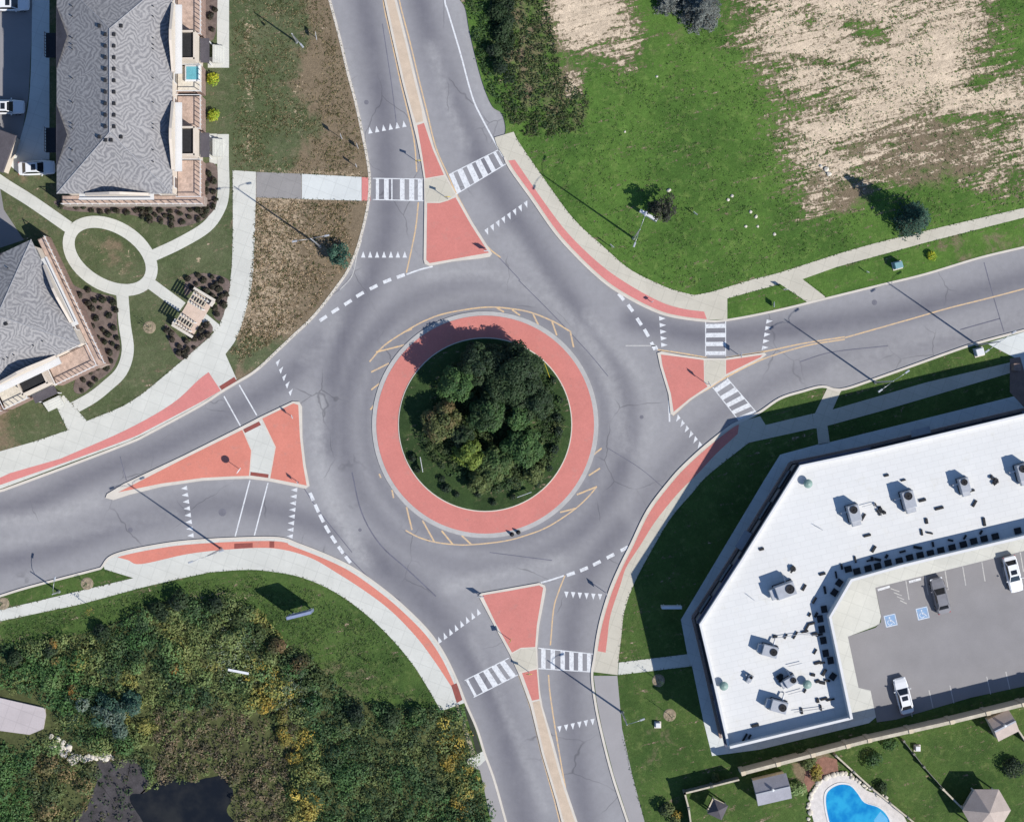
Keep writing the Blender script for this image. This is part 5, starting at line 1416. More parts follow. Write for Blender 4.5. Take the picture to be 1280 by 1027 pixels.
# ---------------------------------------------------------------- townhouses
def townhouse(name, label, cpx, cpy, ang, Wd, Ln, ends=(-1, 1), he=9.0, rise=2.9):
    c = W(cpx, cpy, he); root = empty(name, (c.x, c.y, .1), ang, label, "house")
    hw, hl = Wd / 2, Ln / 2; ww, wl = hw - .45, hl - .45
    wall = MB()
    for (x0, y0, x1, y1) in ((-ww, -wl, ww, -wl), (ww, -wl, ww, wl), (ww, wl, -ww, wl), (-ww, wl, -ww, -wl)):
        wall.add([(x0, y0, 0), (x1, y1, 0), (x1, y1, he - .12), (x0, y0, he - .12)], [(0, 1, 2, 3)])
    wall.build("wall", M_WALLB, root)
    pl = MB()
    pl.box((0, 0, 1.4), (2 * ww + .1, 2 * wl + .1, 2.8)); pl.build("brick_base", M_BRICK, root)
    # roof
    e = [(-hw, -hl, he), (hw, -hl, he), (hw, hl, he), (-hw, hl, he)]
    r0, r1 = (0, -hl + hw, he + rise), (0, hl - hw, he + rise)
    rf = MB().add(e + [r0, r1] + [(x, y, he - .16) for x, y, z in e],
                  [(0, 1, 4), (1, 2, 5, 4), (2, 3, 5), (3, 0, 4, 5), (1, 0, 6, 7), (2, 1, 7, 8), (3, 2, 8, 9), (0, 3, 9, 6), (6, 9, 8, 7)]).build("roof", M_SHINGLE, root)
    rc = MB()
    rc.tube([r0, r1], .09, 6)
    for (a, b_) in ((e[0], r0), (e[1], r0), (e[2], r1), (e[3], r1)): rc.tube([a, b_], .06, 5)
    rc.build("ridge_cap", simple("ridge_shingles", L(166, 166, 170), .9, .1) if "ridge_shingles" not in bpy.data.materials else bpy.data.materials["ridge_shingles"], rf)
    n = int((Ln - Wd) / 1.35)
    vents = [(s * .52, -hl + hw + (k + .5) * (Ln - Wd) / n) for k in range(n) for s in (-1, 1)] + [(-1.3, -hl + hw - .5), (1.3, -hl + hw - .5), (-.5, -hl + hw - .9), (.15, -hl + hw - .9), (-1.3, hl - hw + .4), (1.3, hl - hw + .4)]
    for (x, y) in vents:
        zz = he + rise * (1 - abs(x) / hw) if abs(y) < hl - hw else he + rise * (1 - max(abs(x), abs(y) - (hl - hw)) / hw)
        MB().chbox((x, y, zz + .12), (.36, .4, .26), .05).build("roof_vent", M_BLACK, rf)
    for s in (-1, 1):
        for y in (-9.4, -8.0, -5.4, -4.9, -2.3, 0.6, 4.1, 4.6, 5.4, 8.0, 9.2):
            if abs(y) < hl - 1.5: x = s * (hw - 2.1); zz = he + rise * (2.1 / hw); MB().tube([(x, y, zz - .1), (x, y, zz + .28)], .07, 6).build('vent_pipe', M_BLACK, rf)
    # gable parapets that rise over the eaves
    def gable(x, y, L_, h, axis, m=M_WALLB):
        mb = MB(); t = .16
        prof = [(-L_ / 2, -.6), (L_ / 2, -.6), (L_ / 2, .25), (L_ * .08, h), (-L_ * .08, h), (-L_ / 2, .25)]
        vs = []
        for s in (-t, t):
            for (u, z) in prof: vs.append((x + s, y + u, he + z) if axis == 'x' else (x + u, y + s, he + z))
        k = len(prof); fs = [tuple(range(k)), tuple(range(2 * k - 1, k - 1, -1))] + [(i, (i + 1) % k, k + (i + 1) % k, k + i) for i in range(k)]
        mb.add(vs, fs); mb.build("gable_parapet", m, root, fixn=True)
    gable(hw + .1, Ln * .215, 8.2, 1.9, 'x'); gable(hw + .1, -Ln * .235, 8.2, 1.9, 'x')
    for s in ends: gable(.3, s * (hl + .1), 7.6, 1.5, 'y')
    # low dormer facets on the rear slope
    for y in (Ln * .215, -Ln * .235):
        MB().add([(-hw - .05, y - 3.9, he + .05), (-hw - .05, y + 3.9, he + .05), (-hw + 1.5, y, he + 1.05), (-hw + .1, y, he + .12)], [(0, 2, 3), (3, 2, 1), (0, 3, 1)]).build("rear_dormer", M_SHINGLE_D, rf)
    # eave facade trim
    tr = MB(); tr.box((hw + .55, Ln * .215, he - 1.0), (.9, 8.3, .3)); tr.box((hw + .55, -Ln * .235, he - 1.0), (.9, 8.3, .3))
    tr.build("balcony_slab", M_PARAPET, root)
    # front bays with dark flat roofs, terraces and porches
    for sg, y in ((1, Ln * .2), (-1, -Ln * .245)):
        b = MB().box((ww + 1.35, y, 3.1), (2.7, 3.6, 6.2)).build("bay", M_WALLB, root)
        MB().box((ww + 1.55, y, 6.27), (2.0, 2.9, .16)).build("bay_roof", M_BLACK, b)
        fr = MB()
        for s in (-1, 1): fr.box((ww + 1.45, y + s * 1.66, 6.4), (2.6, .22, .45))
        fr.box((ww + 2.68, y, 6.4), (.22, 3.5, .45)); fr.build("bay_parapet", M_WALLB, b)
        p = MB().box((ww + 3.4, y, 2.9), (1.1, 3.0, .2)).build("porch_roof", M_SHINGLE_D, root)
        for s in (-1, 1): MB().tube([(ww + 3.8, y + s * 1.3, 0), (ww + 3.8, y + s * 1.3, 2.8)], .08, 6).build("porch_post", M_WHMETAL, p)
        st = MB()
        for k in range(4): st.box((ww + 4.2 + k * .3, y, .5 - k * .12), (.3, 2.2, 1.0 - k * .24))
        st.build("steps", M_CONC, root)
    def terrace(y0, y1, z=3.0, x1=3.0, m=M_DECK):
        t = MB().box((ww + x1 / 2 + .05, (y0 + y1) / 2, z / 2), (x1, y1 - y0, z)).build("terrace", M_BRICK, root)
        MB().box((ww + x1 / 2 + .05, (y0 + y1) / 2, z + .03), (x1 - .1, y1 - y0 - .1, .05)).build("deck", m, t)
        r = MB()
        r.box((ww + x1, (y0 + y1) / 2, z + 1.0), (.08, y1 - y0, .08))
        k = int((y1 - y0) / .55)
        for i in range(k + 1): r.box((ww + x1, y0 + (y1 - y0) * i / k, z + .5), (.07, .07, 1.0))
        for yy in (y0, y1): r.box((ww + x1 / 2, yy, z + 1.0), (x1, .08, .08))
        r.build("railing", M_WHMETAL, t); return t
    terrace(-hl + .2, -Ln * .245 - 1.9); terrace(-Ln * .245 + 1.9, -.4); terrace(.1, Ln * .2 - 1.9, m=M_STONE); terrace(Ln * .2 + 1.9, hl - .3)
    # ends: white ledge and pink terrace strip
    for s in ends:
        e_ = MB().box((0, s * (wl + .55), he - 1.3), (9.0, 1.0, .22)).build("end_balcony", M_PARAPET, root)
        MB().box((0, s * (wl + 1.02), he - .75), (9.0, .07, .07)).build("railing", M_WHMETAL, e_)
        q_ = MB().box((1.0, s * (wl + .55), 1.4), (2 * ww + 4.5, 1.1, 2.8)).build("end_terrace", M_BRICK, root)
        MB().box((1.0, s * (wl + .55), 2.83), (2 * ww + 4.3, 1.0, .06)).build("deck", M_DECK, q_)
        rl = MB(); rl.box((1.0, s * (wl + 1.08), 3.7), (2 * ww + 4.4, .08, .08))
        for k in range(20): rl.box((1.0 - ww - 2.1 + k * (2 * ww + 4.2) / 19, s * (wl + 1.08), 3.25), (.08, .08, .9))
        rl.build("railing", M_WHMETAL, q_)
    # windows and doors
    def win(x, y, z, axis, sg, w_=1.2, h_=1.5):
        d = (.06, w_, h_) if axis == 'x' else (w_, .06, h_)
        off_ = Vector((sg * .03, 0, 0)) if axis == 'x' else Vector((0, sg * .03, 0))
        f = MB().box(Vector((x, y, z)) + off_, tuple(v + (.16 if v > .1 else 0) for v in d)).build("window", M_WHMETAL, root)
        MB().box(Vector((x, y, z)) + off_ * 2.3, d).build("pane", M_GLASS, f)
    for z in (4.3, 7.0):
        for k in range(8):
            y = -wl + 1.4 + k * (2 * wl - 2.8) / 7
            win(ww, y, z, 'x', 1); win(-ww, y, z, 'x', -1)
        for s in ends:
            for x in (-4, -1.4, 1.4, 4): win(x, s * wl, z, 'y', s)
    for k in range(4):
        y = -wl + 3 + k * (2 * wl - 6) / 3
        g_ = MB().box((-ww - .08, y, 1.25), (.08, 2.6, 2.3)).build("garage_door", M_WHMETAL, root)
    for y in (Ln * .2, -Ln * .24):
        bl = MB().box((-ww - 1.2, y, 6.2), (2.4, 3.0, .2)).build("rear_balcony", M_DKMETAL, root)
        rl = MB(); rl.box((-ww - 2.36, y, 7.2), (.06, 3.0, .06))
        for k in range(9): rl.box((-ww - 2.36, y - 1.45 + k * .36, 6.75), (.05, .05, .9))
        rl.build("railing", M_DKMETAL, bl)
    return root
townhouse("townhouse", "long townhouse with a grey hipped shingle roof in the upper left corner", 143.25, 106, 0, 13.9, 26.2)
u = Vector((.428, .904)); v = Vector((-.904, .428)); Lb = 270
cb = Vector((39, 299)) + u * 72.5 + v * (Lb / 2)
townhouse("townhouse", "angled townhouse with a grey hipped shingle roof at the left edge", cb.x, cb.y, math.atan2(-.904, .428), 13.9, Lb * .09625, ends=(1,))
# dark roof of the neighbour at the left edge
nb = empty("garage_block", (*W(-18, 182, 3)[:2], .1), rad(-20), "dark flat garage block cut by the left edge below the court", "garage")
MB().box((0, 0, 1.4), (6, 4.5, 2.8)).build("wall", M_WALLB, nb); MB().chbox((0, 0, 2.95), (6.4, 4.9, .3), .08).build("roof", M_SHINGLE_D, nb)
# hot tub
ht = empty("hot_tub", (*W(241, 92, 3.3)[:2], 3.16), 0, "turquoise hot tub on the middle terrace of the upper townhouse", "hot tub")
MB().chbox((0, 0, .2), (1.9, 2.0, .5), .08).build("shell", M_WHMETAL, ht); MB().box((0, 0, .46), (1.5, 1.6, .03)).build("water", simple("tub_water", L(110, 180, 195), .1, .15), ht)
# patio umbrella
pu = empty("patio_umbrella", (*W(27, 489, 3)[:2], .15), 0, "cream patio umbrella in front of the lower townhouse", "umbrella")
MB().tube([(0, 0, 0), (0, 0, 2.6)], .03, 6).build("pole", M_GALV, pu)
MB().lathe((0, 0, 0), [(1.2, 2.1), (.6, 2.4), (.03, 2.65)], 8).build("canopy", simple("cream_canvas", L(226, 218, 202), .9, .08), pu)

# ---------------------------------------------------------------- seating pad with pergolas
sp = empty("seating_pad", (*W(243, 391)[:2], .1), rad(-31), "pinkish paved seating pad with white end walls beside the curved pavement", "seating area")
# local x: from left pergola... towards NE is +y
MB().box((0, 0, .03), (2.7, 4.8, .1)).build("paving", simple("pink_pavers", L(222, 200, 184), .9, .1, 1.5, 8), sp)
for s in (1, -1):
    wl = MB(); wl.box((0, s * 2.65, .45), (3.0, .35, .9)); wl.box((-s * -1.4, s * 2.15, .45), (.35, .7, .9)); wl.build("end_wall", M_KERB, sp)
for s in (1, -1):
    c = Vector((0, s * 1.55, 0)); M_ = Matrix.Rotation(rad(-31), 4, 'Z') @ c
    base = W(243, 391)
    pg = empty("pergola", (base.x + M_.x, base.y + M_.y, .2), rad(-31), ("upper right" if s > 0 else "lower left") + " slatted pergola on the paved seating pad", "pergola", "pergolas on the seating pad")
    for (x, y) in ((-.9, -.6), (.9, -.6), (.9, .6), (-.9, .6)): MB().box((x, y, 1.15), (.14, .14, 2.3)).build("post", M_WHMETAL, pg)
    sl = MB()
    for k in range(6): sl.box((-.95 + k * .38, 0, 2.38), (.1, 1.7, .14))
    sl.build("slats", M_WOODF, pg)
    be = MB(); be.box((0, -.6, 2.25), (2.1, .12, .14)); be.box((0, .6, 2.25), (2.1, .12, .14)); be.build("beams", M_WHMETAL, pg)
    bn = empty("bench", (base.x + M_.x, base.y + M_.y, .2), rad(-31), "dark bench under the " + ("upper right" if s > 0 else "lower left") + " pergola", "bench")
    MB().box((0, 0, .45), (1.5, .5, .08)).build("seat", M_DKMETAL, bn)
    for x in (-.6, .6): MB().box((x, 0, .2), (.08, .45, .42)).build("leg", M_DKMETAL, bn)

# ---------------------------------------------------------------- retail building
RH = 7.45; HT = 8.0
outer = [(1500, 467), (1280, 517), (1090, 562), (1000, 581), (926, 700), (874, 780), (892, 855), (910, 934)]
inner = [(1066, 899), (1039, 771), (1065, 726), (1127, 708.5), (1170, 698), (1280, 672), (1500, 620)]
OW = [W(*p, HT) for p in outer]; IW = [W(*p, 9.2) for p in inner]
rb = empty("retail_building", (*W(1000, 750)[:2], .1), 0, "L shaped retail building with a bright white flat roof", "building")
org = rb.location.copy()
def rl(p, z=None): return (p[0] - org.x, p[1] - org.y) if z is None else (p[0] - org.x, p[1] - org.y, z)
poly_w = [rl(p) for p in OW + IW]
def inset(poly, d):
    n = len(poly); A = sum(poly[i][0] * poly[(i + 1) % n][1] - poly[(i + 1) % n][0] * poly[i][1] for i in range(n))
    s = 1 if A > 0 else -1; out = []
    for i in range(n):
        p0, p1, p2 = Vector(poly[i - 1]), Vector(poly[i]), Vector(poly[(i + 1) % n])
        e1 = (p1 - p0).normalized(); e2 = (p2 - p1).normalized()
        n1 = Vector((-e1.y, e1.x)) * s; n2 = Vector((-e2.y, e2.x)) * s
        b = (n1 + n2).normalized(); k = d / max(.3, b.dot(n1))
        out.append((p1.x + b.x * k, p1.y + b.y * k))
    return out
MB().prism(inset(poly_w, .2), 0, RH - .06).build("wall", M_STUCCO, rb)
MB().prism(inset(poly_w, .22), RH - .055, RH).build("roof", M_ROOFW, rb)
par = MB(); par.kerb(inset(poly_w, .14)[:8], .28, RH - .7, HT); par.build("parapet", M_PARAPET, rb)
pi_ = inset(poly_w, .16)
cp = MB(); cp.kerb(pi_[8:], .32, RH - 1.0, 9.5); cp.build("shopfront_parapet", M_PARAPET, rb)
ce = MB(); ce.kerb([pi_[7], pi_[8]], .3, RH - .7, 8.9); ce.build("end_parapet", M_PARAPET, rb)
# dark coping band, cornice steps and windows on the street sides
for i in range(7):
    a, b_ = Vector(poly_w[i]), Vector(poly_w[i + 1]); e = (b_ - a); ln = e.length; e.normalize(); nrm = Vector((e.y, -e.x))
    cen0 = Vector((sum(p[0] for p in poly_w) / len(poly_w), sum(p[1] for p in poly_w) / len(poly_w)))
    if nrm.dot((a + b_) / 2 - cen0) < 0: nrm = -nrm
    mid = (a + b_) / 2; rz = math.atan2(e.y, e.x)
    MB().box((mid.x + nrm.x * .12, mid.y + nrm.y * .12, 6.9), (ln, .35, .5), rz=rz).build("cornice", M_DKMETAL if i % 2 else simple("dark_cladding", L(96, 98, 116), .6, .2) if "dark_cladding" not in bpy.data.materials else bpy.data.materials["dark_cladding"], rb)
    MB().box((mid.x + nrm.x * .1, mid.y + nrm.y * .1, .5), (ln, .3, 1.0), rz=rz).build("stone_base", M_BRICK, rb)
    k = max(1, int(ln / 4.5))
    for j in range(k):
        c = a + e * ln * (j + .5) / k
        if j % 3 == 2:
            cn = MB().box((c.x + nrm.x * .45, c.y + nrm.y * .45, 3.7), (2.4, 1.0, .25), rz=rz).build("canopy", M_GREYM, rb)
        f = MB().box((c.x - nrm.x * .12, c.y - nrm.y * .12, 2.6), (2.6, .3, 2.4), rz=rz).build("window", M_DKMETAL, rb)
        MB().box((c.x + nrm.x * .06, c.y + nrm.y * .06, 2.6), (2.4, .06, 2.2), rz=rz).build("pane", M_GLASS, f)
for i in range(len(IW) - 1):
    a, b_ = Vector(rl(IW[i])), Vector(rl(IW[i + 1])); e = (b_ - a); ln = e.length; e.normalize(); nrm = Vector((-e.y, e.x)); 
    if i > 0 and False: pass
    rz = math.atan2(e.y, e.x); k = max(1, int(ln / 4.5)); sgn = 1 if nrm.dot(Vector(rl(W(1180, 800))) - a) > 0 else -1; nrm *= sgn
    for j in range(k):
        c = a + e * ln * (j + .5) / k
        f = MB().box((c.x - nrm.x * .1, c.y - nrm.y * .1, 1.7), (3.2, .3, 2.8), rz=rz).build("shop_window", M_DKMETAL, rb)
        MB().box((c.x + nrm.x * .07, c.y + nrm.y * .07, 1.7), (3.0, .06, 2.6), rz=rz).build("pane", M_GLASS, f)
ZT = RH + .1          # roof level in the world
def on_roof(px, py, h=0): return W(px, py, ZT + h)
def hvac(px, py, ang, label, s=1.0, v=0):
    p = on_roof(px, py, .8); root = empty("rooftop_unit", (p.x, p.y, ZT), ang, label, "air conditioner", "air conditioning units on the white roof")
    MB().box((0, 0, .12), (1.9 * s, 1.4 * s, .24)).build("frame", M_DKMETAL, root)
    MB().chbox((0, 0, .24 + .6 * s), (1.8 * s, 1.25 * s, 1.2 * s), .06).build("cabinet", M_GREYM, root)
    f = MB().lathe((.4 * s, 0, .24 + 1.2 * s), [(.42 * s, 0), (.42 * s, .1), (.36 * s, .1), (.34 * s, .03)], 18).build("fan", M_DKMETAL, root)
    fb = MB()
    for k in range(4): fb.box((.4 * s, 0, .24 + 1.2 * s + .06), (.66 * s, .1, .02), rz=k * PI / 4)
    fb.build("blades", M_BLACK, f)
    MB().chbox((-1.15 * s, 0, .6 * s), (.55 * s, 1.0 * s, .7 * s), .05).build("intake_hood", M_GALV, root)
    if v: MB().tube([(.3 * s, .62 * s, .6), (.3 * s, 1.3 * s, .5), (.3 * s, 1.5 * s, .1)], .1, 8).build("duct", M_GALV, root)
for (x, y, a, l, s) in ((1067, 641, 105, "rooftop unit nearest the north corner of the white roof", 1.1), (1135, 624, 105, "rooftop unit second from the north corner of the white roof", 1.15), (1205, 606, 105, "rooftop unit third from the north corner of the white roof", .95), (1278, 590, 105, "rooftop unit cut by the right edge of the photo", 1.1),
                        (981, 737, 20, "large rooftop unit in the bend of the white roof", 1.3), (962, 813, -15, "rooftop unit left of the pad line on the lower white roof", 1.05), (973, 882, -15, "lowest rooftop unit near the south end of the roof", 1.1), (988, 851, 30, "rooftop unit beside the black scrap heap on the lower roof", .85), (938, 848, 60, "smallest rooftop unit on the left side of the lower roof", .45)):
    hvac(x, y, rad(a), l, s, 1)
def heap(px, py, r, label):
    p = on_roof(px, py); rg = random.Random(int(px)); m = MB()
    for _ in range(14):
        m.box((rg.gauss(0, r * .4), rg.gauss(0, r * .35), rg.uniform(.05, .3)), (rg.uniform(.15, .45), rg.uniform(.12, .4), rg.uniform(.08, .3)), rz=rg.uniform(0, 3), rx=rg.uniform(-.3, .3))
    o = m.build("scrap_heap", M_BLACK, loc=(p.x, p.y, ZT)); meta(o, label, "scrap heap")
heap(1101, 638, .7, "black scrap heap between the first two rooftop units"); heap(1243, 602, .7, "black scrap heap left of the rooftop unit at the right edge"); heap(990, 711, .55, "black square heap above the large rooftop unit"); heap(975, 846, .5, "black scrap heap among the lower rooftop units")
pb = MB().chbox((0, 0, .14), (.62, .36, .26), .04).build("roof_pad", M_BLACK)
def pad(px, py, ang, s, label, group, first=[True]):
    o = pb if first[0] else pb.copy()
    if not first[0]: COL.objects.link(o)
    first[0] = False
    p = on_roof(px, py); o.location = (p.x, p.y, ZT); o.rotation_euler = (0, 0, ang); o.scale = s; meta(o, label, "roof pad", group)
big = [(1060, 711), (1071, 713.5), (1085, 710), (1097, 707), (1110, 703), (1124, 700.5), (1137, 696.5), (1150, 693.5), (1163, 691), (1176, 687.5), (1190, 684), (1204, 680), (1217, 676), (1230, 673), (1244, 670), (1272, 663), (1049, 728), (1043, 740), (1030, 761), (1025, 773), (1027, 786), (1029, 800), (1032, 816), (1038, 825), (1041, 845)]
for (x, y) in big: pad(x, y, rad(14) if x > 1055 else rad(55 if x > 1040 else 100), (1.35, 2.0, .7), "large black pad in the row behind the shopfront parapet", "large black pads behind the shopfront parapet")
small = [(1052, 708), (1045, 718), (1031, 737), (1018, 750), (1020, 768), (1012, 768), (1014, 779), (1009, 783), (1006, 789), (1018, 792), (1024, 793), (1028, 717), (1069, 699), (1087, 700), (1090, 698), (1092, 686), (1097, 699), (1108, 695), (1128, 689), (1147, 684), (1166, 680), (1162, 666), (1158, 651), (1188, 675), (1206, 671), (1226, 665), (1230, 652),
         (952, 686), (969, 795), (982, 795), (994, 793.5), (1019, 814), (1028, 828), (1022, 828), (1016, 843), (1030, 840), (1022, 851), (1034, 850), (1028, 853), (1030, 873), (1038, 874), (1022, 875), (1006, 863), (1002, 888), (1026, 884), (1005, 734), (1084, 669), (1079, 646), (1108, 594), (1129, 600), (1153, 625), (1174, 635), (1152, 665), (1218, 629), (1215, 613), (944, 906), (937, 920), (931, 921)]
rg = random.Random(8)
for (x, y) in small: pad(x, y, rg.choice([rad(14), rad(100), rad(-10), rad(60)]), (rg.uniform(.7, 1.7), rg.uniform(.5, .95), .8), "small black block scattered over the white roof", "small black blocks on the white roof")
def roof_vent(px, py, label):
    p = on_roof(px, py); root = empty("roof_vent", (p.x, p.y, ZT), 0, label, "roof vent")
    MB().lathe((0, 0, 0), [(.35, 0), (.3, .3), (.3, .6)], 14).build("collar", M_GALV, root); MB().lathe((0, 0, .55), [(.5, 0), (.55, .12), (.3, .3), (.05, .38)], 14).build("cap", simple("green_vent_paint", L(140, 166, 158), .5, .15) if "green_vent_paint" not in bpy.data.materials else bpy.data.materials["green_vent_paint"], root)
roof_vent(1009, 604, "green domed vent near the north corner of the white roof"); roof_vent(904, 856, "green domed vent at the left edge of the lower roof"); roof_vent(1008, 854, "green domed vent right of the lower rooftop units")
def pipe(pts, label):
    m = MB(); m.tube([tuple(on_roof(x, y)[:2]) + (ZT + .3,) for (x, y) in pts], .035, 6)
    o = m.build("gas_pipe", M_GALV); meta(o, label, "pipe")
pipe([(1077, 633), (1092, 629), (1102, 645)], "thin gas pipe right of the first rooftop unit"); pipe([(965, 797), (1000, 792), (1022, 793)], "thin gas pipe along the lower pad line")
pipe([(985, 832), (1002, 828)], "short gas pipe above the lower rooftop units"); pipe([(985, 867), (1003, 862)], "short gas pipe left of the south pads"); pipe([(992, 889), (1030, 884)], "thin gas pipe near the south end of the roof")
pipe([(1017, 656), (1028, 662)], "short gas pipe on the middle of the north roof"); pipe([(934, 743), (943, 750)], "short gas pipe left of the large rooftop unit")

# ---------------------------------------------------------------- noise wall and yards
def barrier(name, pts, h, th, m, label, cat, post=3.0, cap=True, z0=.1):
    P = [W(x, y, h) for x, y in pts]; c = P[0]
    root = empty(name, (c.x, c.y, z0), 0, label, cat)
    w_ = MB(); cpm = MB()
    loc = [(p.x - c.x, p.y - c.y) for p in P]
    w_.kerb(loc, th, 0, h - .1); w_.build("panels", m, root)
    if cap: cpm.kerb(loc, th + .12, h - .1, h); cpm.build("coping", M_WOODF, root)
    for a, b_ in zip(loc[:-1], loc[1:]):
        a, b_ = Vector(a), Vector(b_); ln = (b_ - a).length; k = max(1, int(ln / post))
        for j in range(k):
            q_ = a.lerp(b_, j / k)
            MB().box((q_.x, q_.y, (h + .12) / 2), (th + .2, th + .2, h + .12), rz=math.atan2((b_ - a).y, (b_ - a).x)).build("post", m, root)
barrier("noise_wall", [(929, 966), (1060, 932), (1087, 925), (1190, 902), (1280, 880), (1500, 826)], 3.4, .3, M_NOISEW, "tall pale noise wall between the parking lot and the back gardens", "wall", 3.5)
barrier("garden_fence", [(856, 991), (924, 974)], 2.0, .08, M_WOODG, "grey board fence along the top of the left back garden", "fence", 2.4)
barrier("garden_fence", [(856, 991), (861, 1010), (868, 1060)], 2.0, .08, M_WOODG, "grey board fence down the left side of the back gardens", "fence", 2.4)
barrier("garden_fence", [(1045, 944), (1090, 985), (1158, 1040)], 1.6, .08, M_WOODG, "grey board fence right of the swimming pool", "fence", 2.4)
barrier("garden_fence", [(1179, 986), (1207, 1014)], 1.5, .08, M_WOODF, "short pale fence leading to the hexagonal gazebo", "fence", 2.4)
barrier("garden_fence", [(1130, 926), (1155, 958), (1180, 986)], 1.0, .06, M_WOODG, "low dark fence across the middle back garden", "fence", 2.0, False)
barrier("garden_fence", [(1268, 905), (1285, 930)], 1.5, .08, M_WOODG, "grey board fence behind the small white shed", "fence", 2.0)
def pale_shed(px, py, wd, ln, h, rise, ang, m1, label, name="shed", m2=None):
    p = W(px, py, h); root = empty(name, (p.x, p.y, .1), ang, label, "shed")
    MB().box((0, 0, h / 2), (wd - .3, ln - .3, h)).build("wall", M_WALLB, root)
    hw, hl = wd / 2, ln / 2
    rf_ = MB().add([(-hw, -hl, h), (hw, -hl, h), (hw, 0, h + rise), (-hw, 0, h + rise), (-hw, hl, h), (hw, hl, h)], [(0, 1, 2, 3), (3, 2, 5, 4), (0, 3, 4), (1, 5, 2)]).build("roof", m1, root)
    MB().box((0, 0, h + rise), (wd, .2, .06)).build("ridge_cap", M_GREYM, rf_)
    MB().lathe((0, .15, h + rise), [(.16, -.2), (.16, .3), (.05, .36)], 10).build("roof_vent", M_WHMETAL, rf_)
    MB().box((0, -ln / 2 + .13, h * .42), (1.2, .06, h * .8)).build("door", M_WOODG, root)
    return root
pale_shed(965, 986, 4.3, 3.2, 2.3, .9, rad(13), M_SHINGLE_S, "grey shingled shed left of the swimming pool")
pale_shed(1254, 906, 2.9, 3.0, 2.2, .9, rad(27), M_SHINGLE_P, "small pale shed against the noise wall at the right")
def gazebo(px, py, r, h, rise, n, ang, m, label):
    p = W(px, py, h); root = empty("gazebo", (p.x, p.y, .1), ang, label, "gazebo")
    for k in range(n): MB().box((r * .85 * math.cos(2 * PI * k / n), r * .85 * math.sin(2 * PI * k / n), h / 2), (.14, .14, h)).build("post", M_WHMETAL, root)
    vs = [(r * math.cos(2 * PI * k / n), r * math.sin(2 * PI * k / n), h) for k in range(n)] + [(0, 0, h + rise)]
    MB().add(vs, [(k, (k + 1) % n, n) for k in range(n)]).build("roof", m, root)
    MB().lathe((0, 0, 0), [(r * .8, 0), (r * .8, .1)], n).build("floor", M_WOODF, root)
gazebo(1233, 1012, 3.0, 2.6, 1.6, 6, rad(0), M_SHINGLE_P, "hexagonal gazebo with a pale pointed roof at the bottom right")
gazebo(897, 1011, 1.4, 2.1, .8, 4, rad(20), M_SHINGLE_D, "small dark canopy gazebo in the left back garden")
# pool
PX = [(1032, 1000), (1035, 988), (1048, 980), (1062, 981), (1071, 990), (1080, 1002), (1097, 1008), (1108, 1018), (1112, 1032), (1104, 1060), (1060, 1062), (1042, 1040), (1035, 1020)]
def grow(pts, k): 
    cx = sum(p[0] for p in pts) / len(pts); cy = sum(p[1] for p in pts) / len(pts); return [(cx + (x - cx) * k, cy + (y - cy) * k) for x, y in pts]
pool = empty("swimming_pool", (*W(1070, 1015)[:2], .1), 0, "bright blue kidney shaped swimming pool in the back garden", "swimming pool")
def rp(pts): o_ = pool.location; return [(x - o_.x, y - o_.y) for x, y in WP(pts)]
dk_ = smooth([(1012, 1005), (1016, 985), (1030, 972), (1052, 968), (1068, 972), (1080, 985), (1095, 992), (1115, 1004), (1130, 1020), (1140, 1050), (1130, 1075), (1030, 1075), (1018, 1030)], 4, True)
MB().prism(rp(dk_), -.02, .06).build("deck", simple("pale_flagstone", L(226, 220, 216), .9, .12, 2.0, 7), pool)
MB().prism(rp(smooth(grow(PX, 1.07), 4, True)), .03, .12).build("coping", M_PARAPET, pool)
MB().prism(rp(smooth(PX, 4, True)), .08, .125).build("water", M_POOL, pool)
MB().prism(rp([(1092, 1024), (1100, 1013), (1109, 1022), (1111, 1040), (1098, 1045)]), .1, .128).build("pool_steps", simple("pool_step_blue", L(110, 190, 235), .3, .1), pool)
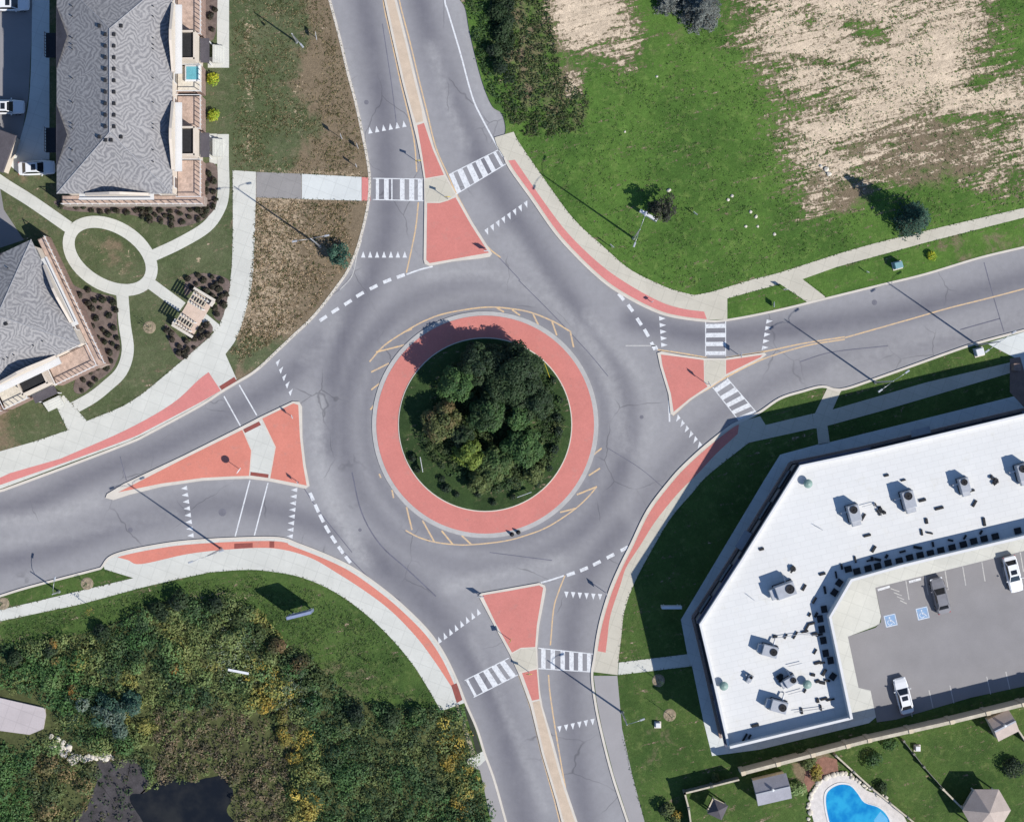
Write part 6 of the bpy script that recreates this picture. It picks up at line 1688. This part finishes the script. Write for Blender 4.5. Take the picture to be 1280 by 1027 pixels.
for k in range(34):
    a = R.uniform(1.6, 4.9); x, y = 1064 + 50 * math.cos(a), 1012 + 44 * -math.sin(a + 3.14)
for (x, y) in smooth([(1012, 1030), (1012, 1003), (1020, 982), (1036, 970), (1058, 965), (1074, 976), (1092, 988), (1106, 996)], 4):
    rock(x + R.uniform(-1.5, 1.5), y + R.uniform(-1.5, 1.5), R.uniform(.7, 1.1), "white stone in the border round the pool deck", "stones round the pool deck", name="border_stone")
slab("planting_bed", [(1005, 975), (1008, 955), (1030, 945), (1046, 948), (1048, 966), (1020, 975), (1010, 990)], simple("red_mulch", L(150, 112, 98), 1, .25, 2, 8), ZP, label="reddish mulch bed between the shed and the pool")
bush(1021, 965, 1.0, 1.2, G_YEL, "yellow shrub in the reddish mulch bed by the pool"); bush(996, 985, 1.1, 1.3, [L(128, 152, 96), L(146, 166, 110)], "pale green bush between the shed and the pool")
bush(1012, 950, 1.1, 1.3, G_OLIVE, "olive bush at the top of the reddish mulch bed"); bush(1090, 948, 1.2, 1.2, G_LIME[1:2] + G_MID, "bright green bush below the noise wall in the middle garden")
bush(1112, 930, 1.0, 1.0, G_MID, "green bush against the noise wall right of the olive bush"); bush(894, 972, .6, .9, G_OLIVE, "small olive bush in the shade above the left fence")
bush(1100, 985, .9, .9, G_DARK, "dark bush along the pool side fence"); bush(1270, 960, 1.6, 1.6, G_DARK, "dark bush at the right edge of the back gardens"); bush(1003, 942, .7, 1.2, G_OLIVE, "small olive tuft in the shade above the noise wall")
bush(835, 1010, 1.1, 1.7, G_OLIVE + G_DARK, "dark olive bush at the bottom left of the garden fence", group=None); bush(845, 1022, .9, 1.4, G_YEL + G_OLIVE, "yellowish bush below the dark olive bush at the bottom edge")
utility_box(1146, 934, (.6, .6, .5), M_WHMETAL, "small white box on the middle back garden lawn"); 
# low wall at the right end of the east pavement
o = MB().box((0, 0, .7), (.9, .9, 1.4)).build("entrance_pillar", M_BRICK, loc=(*W(1268, 459)[:2], .1)); meta(o, "dark pillar beside the white concrete entrance", "pillar")
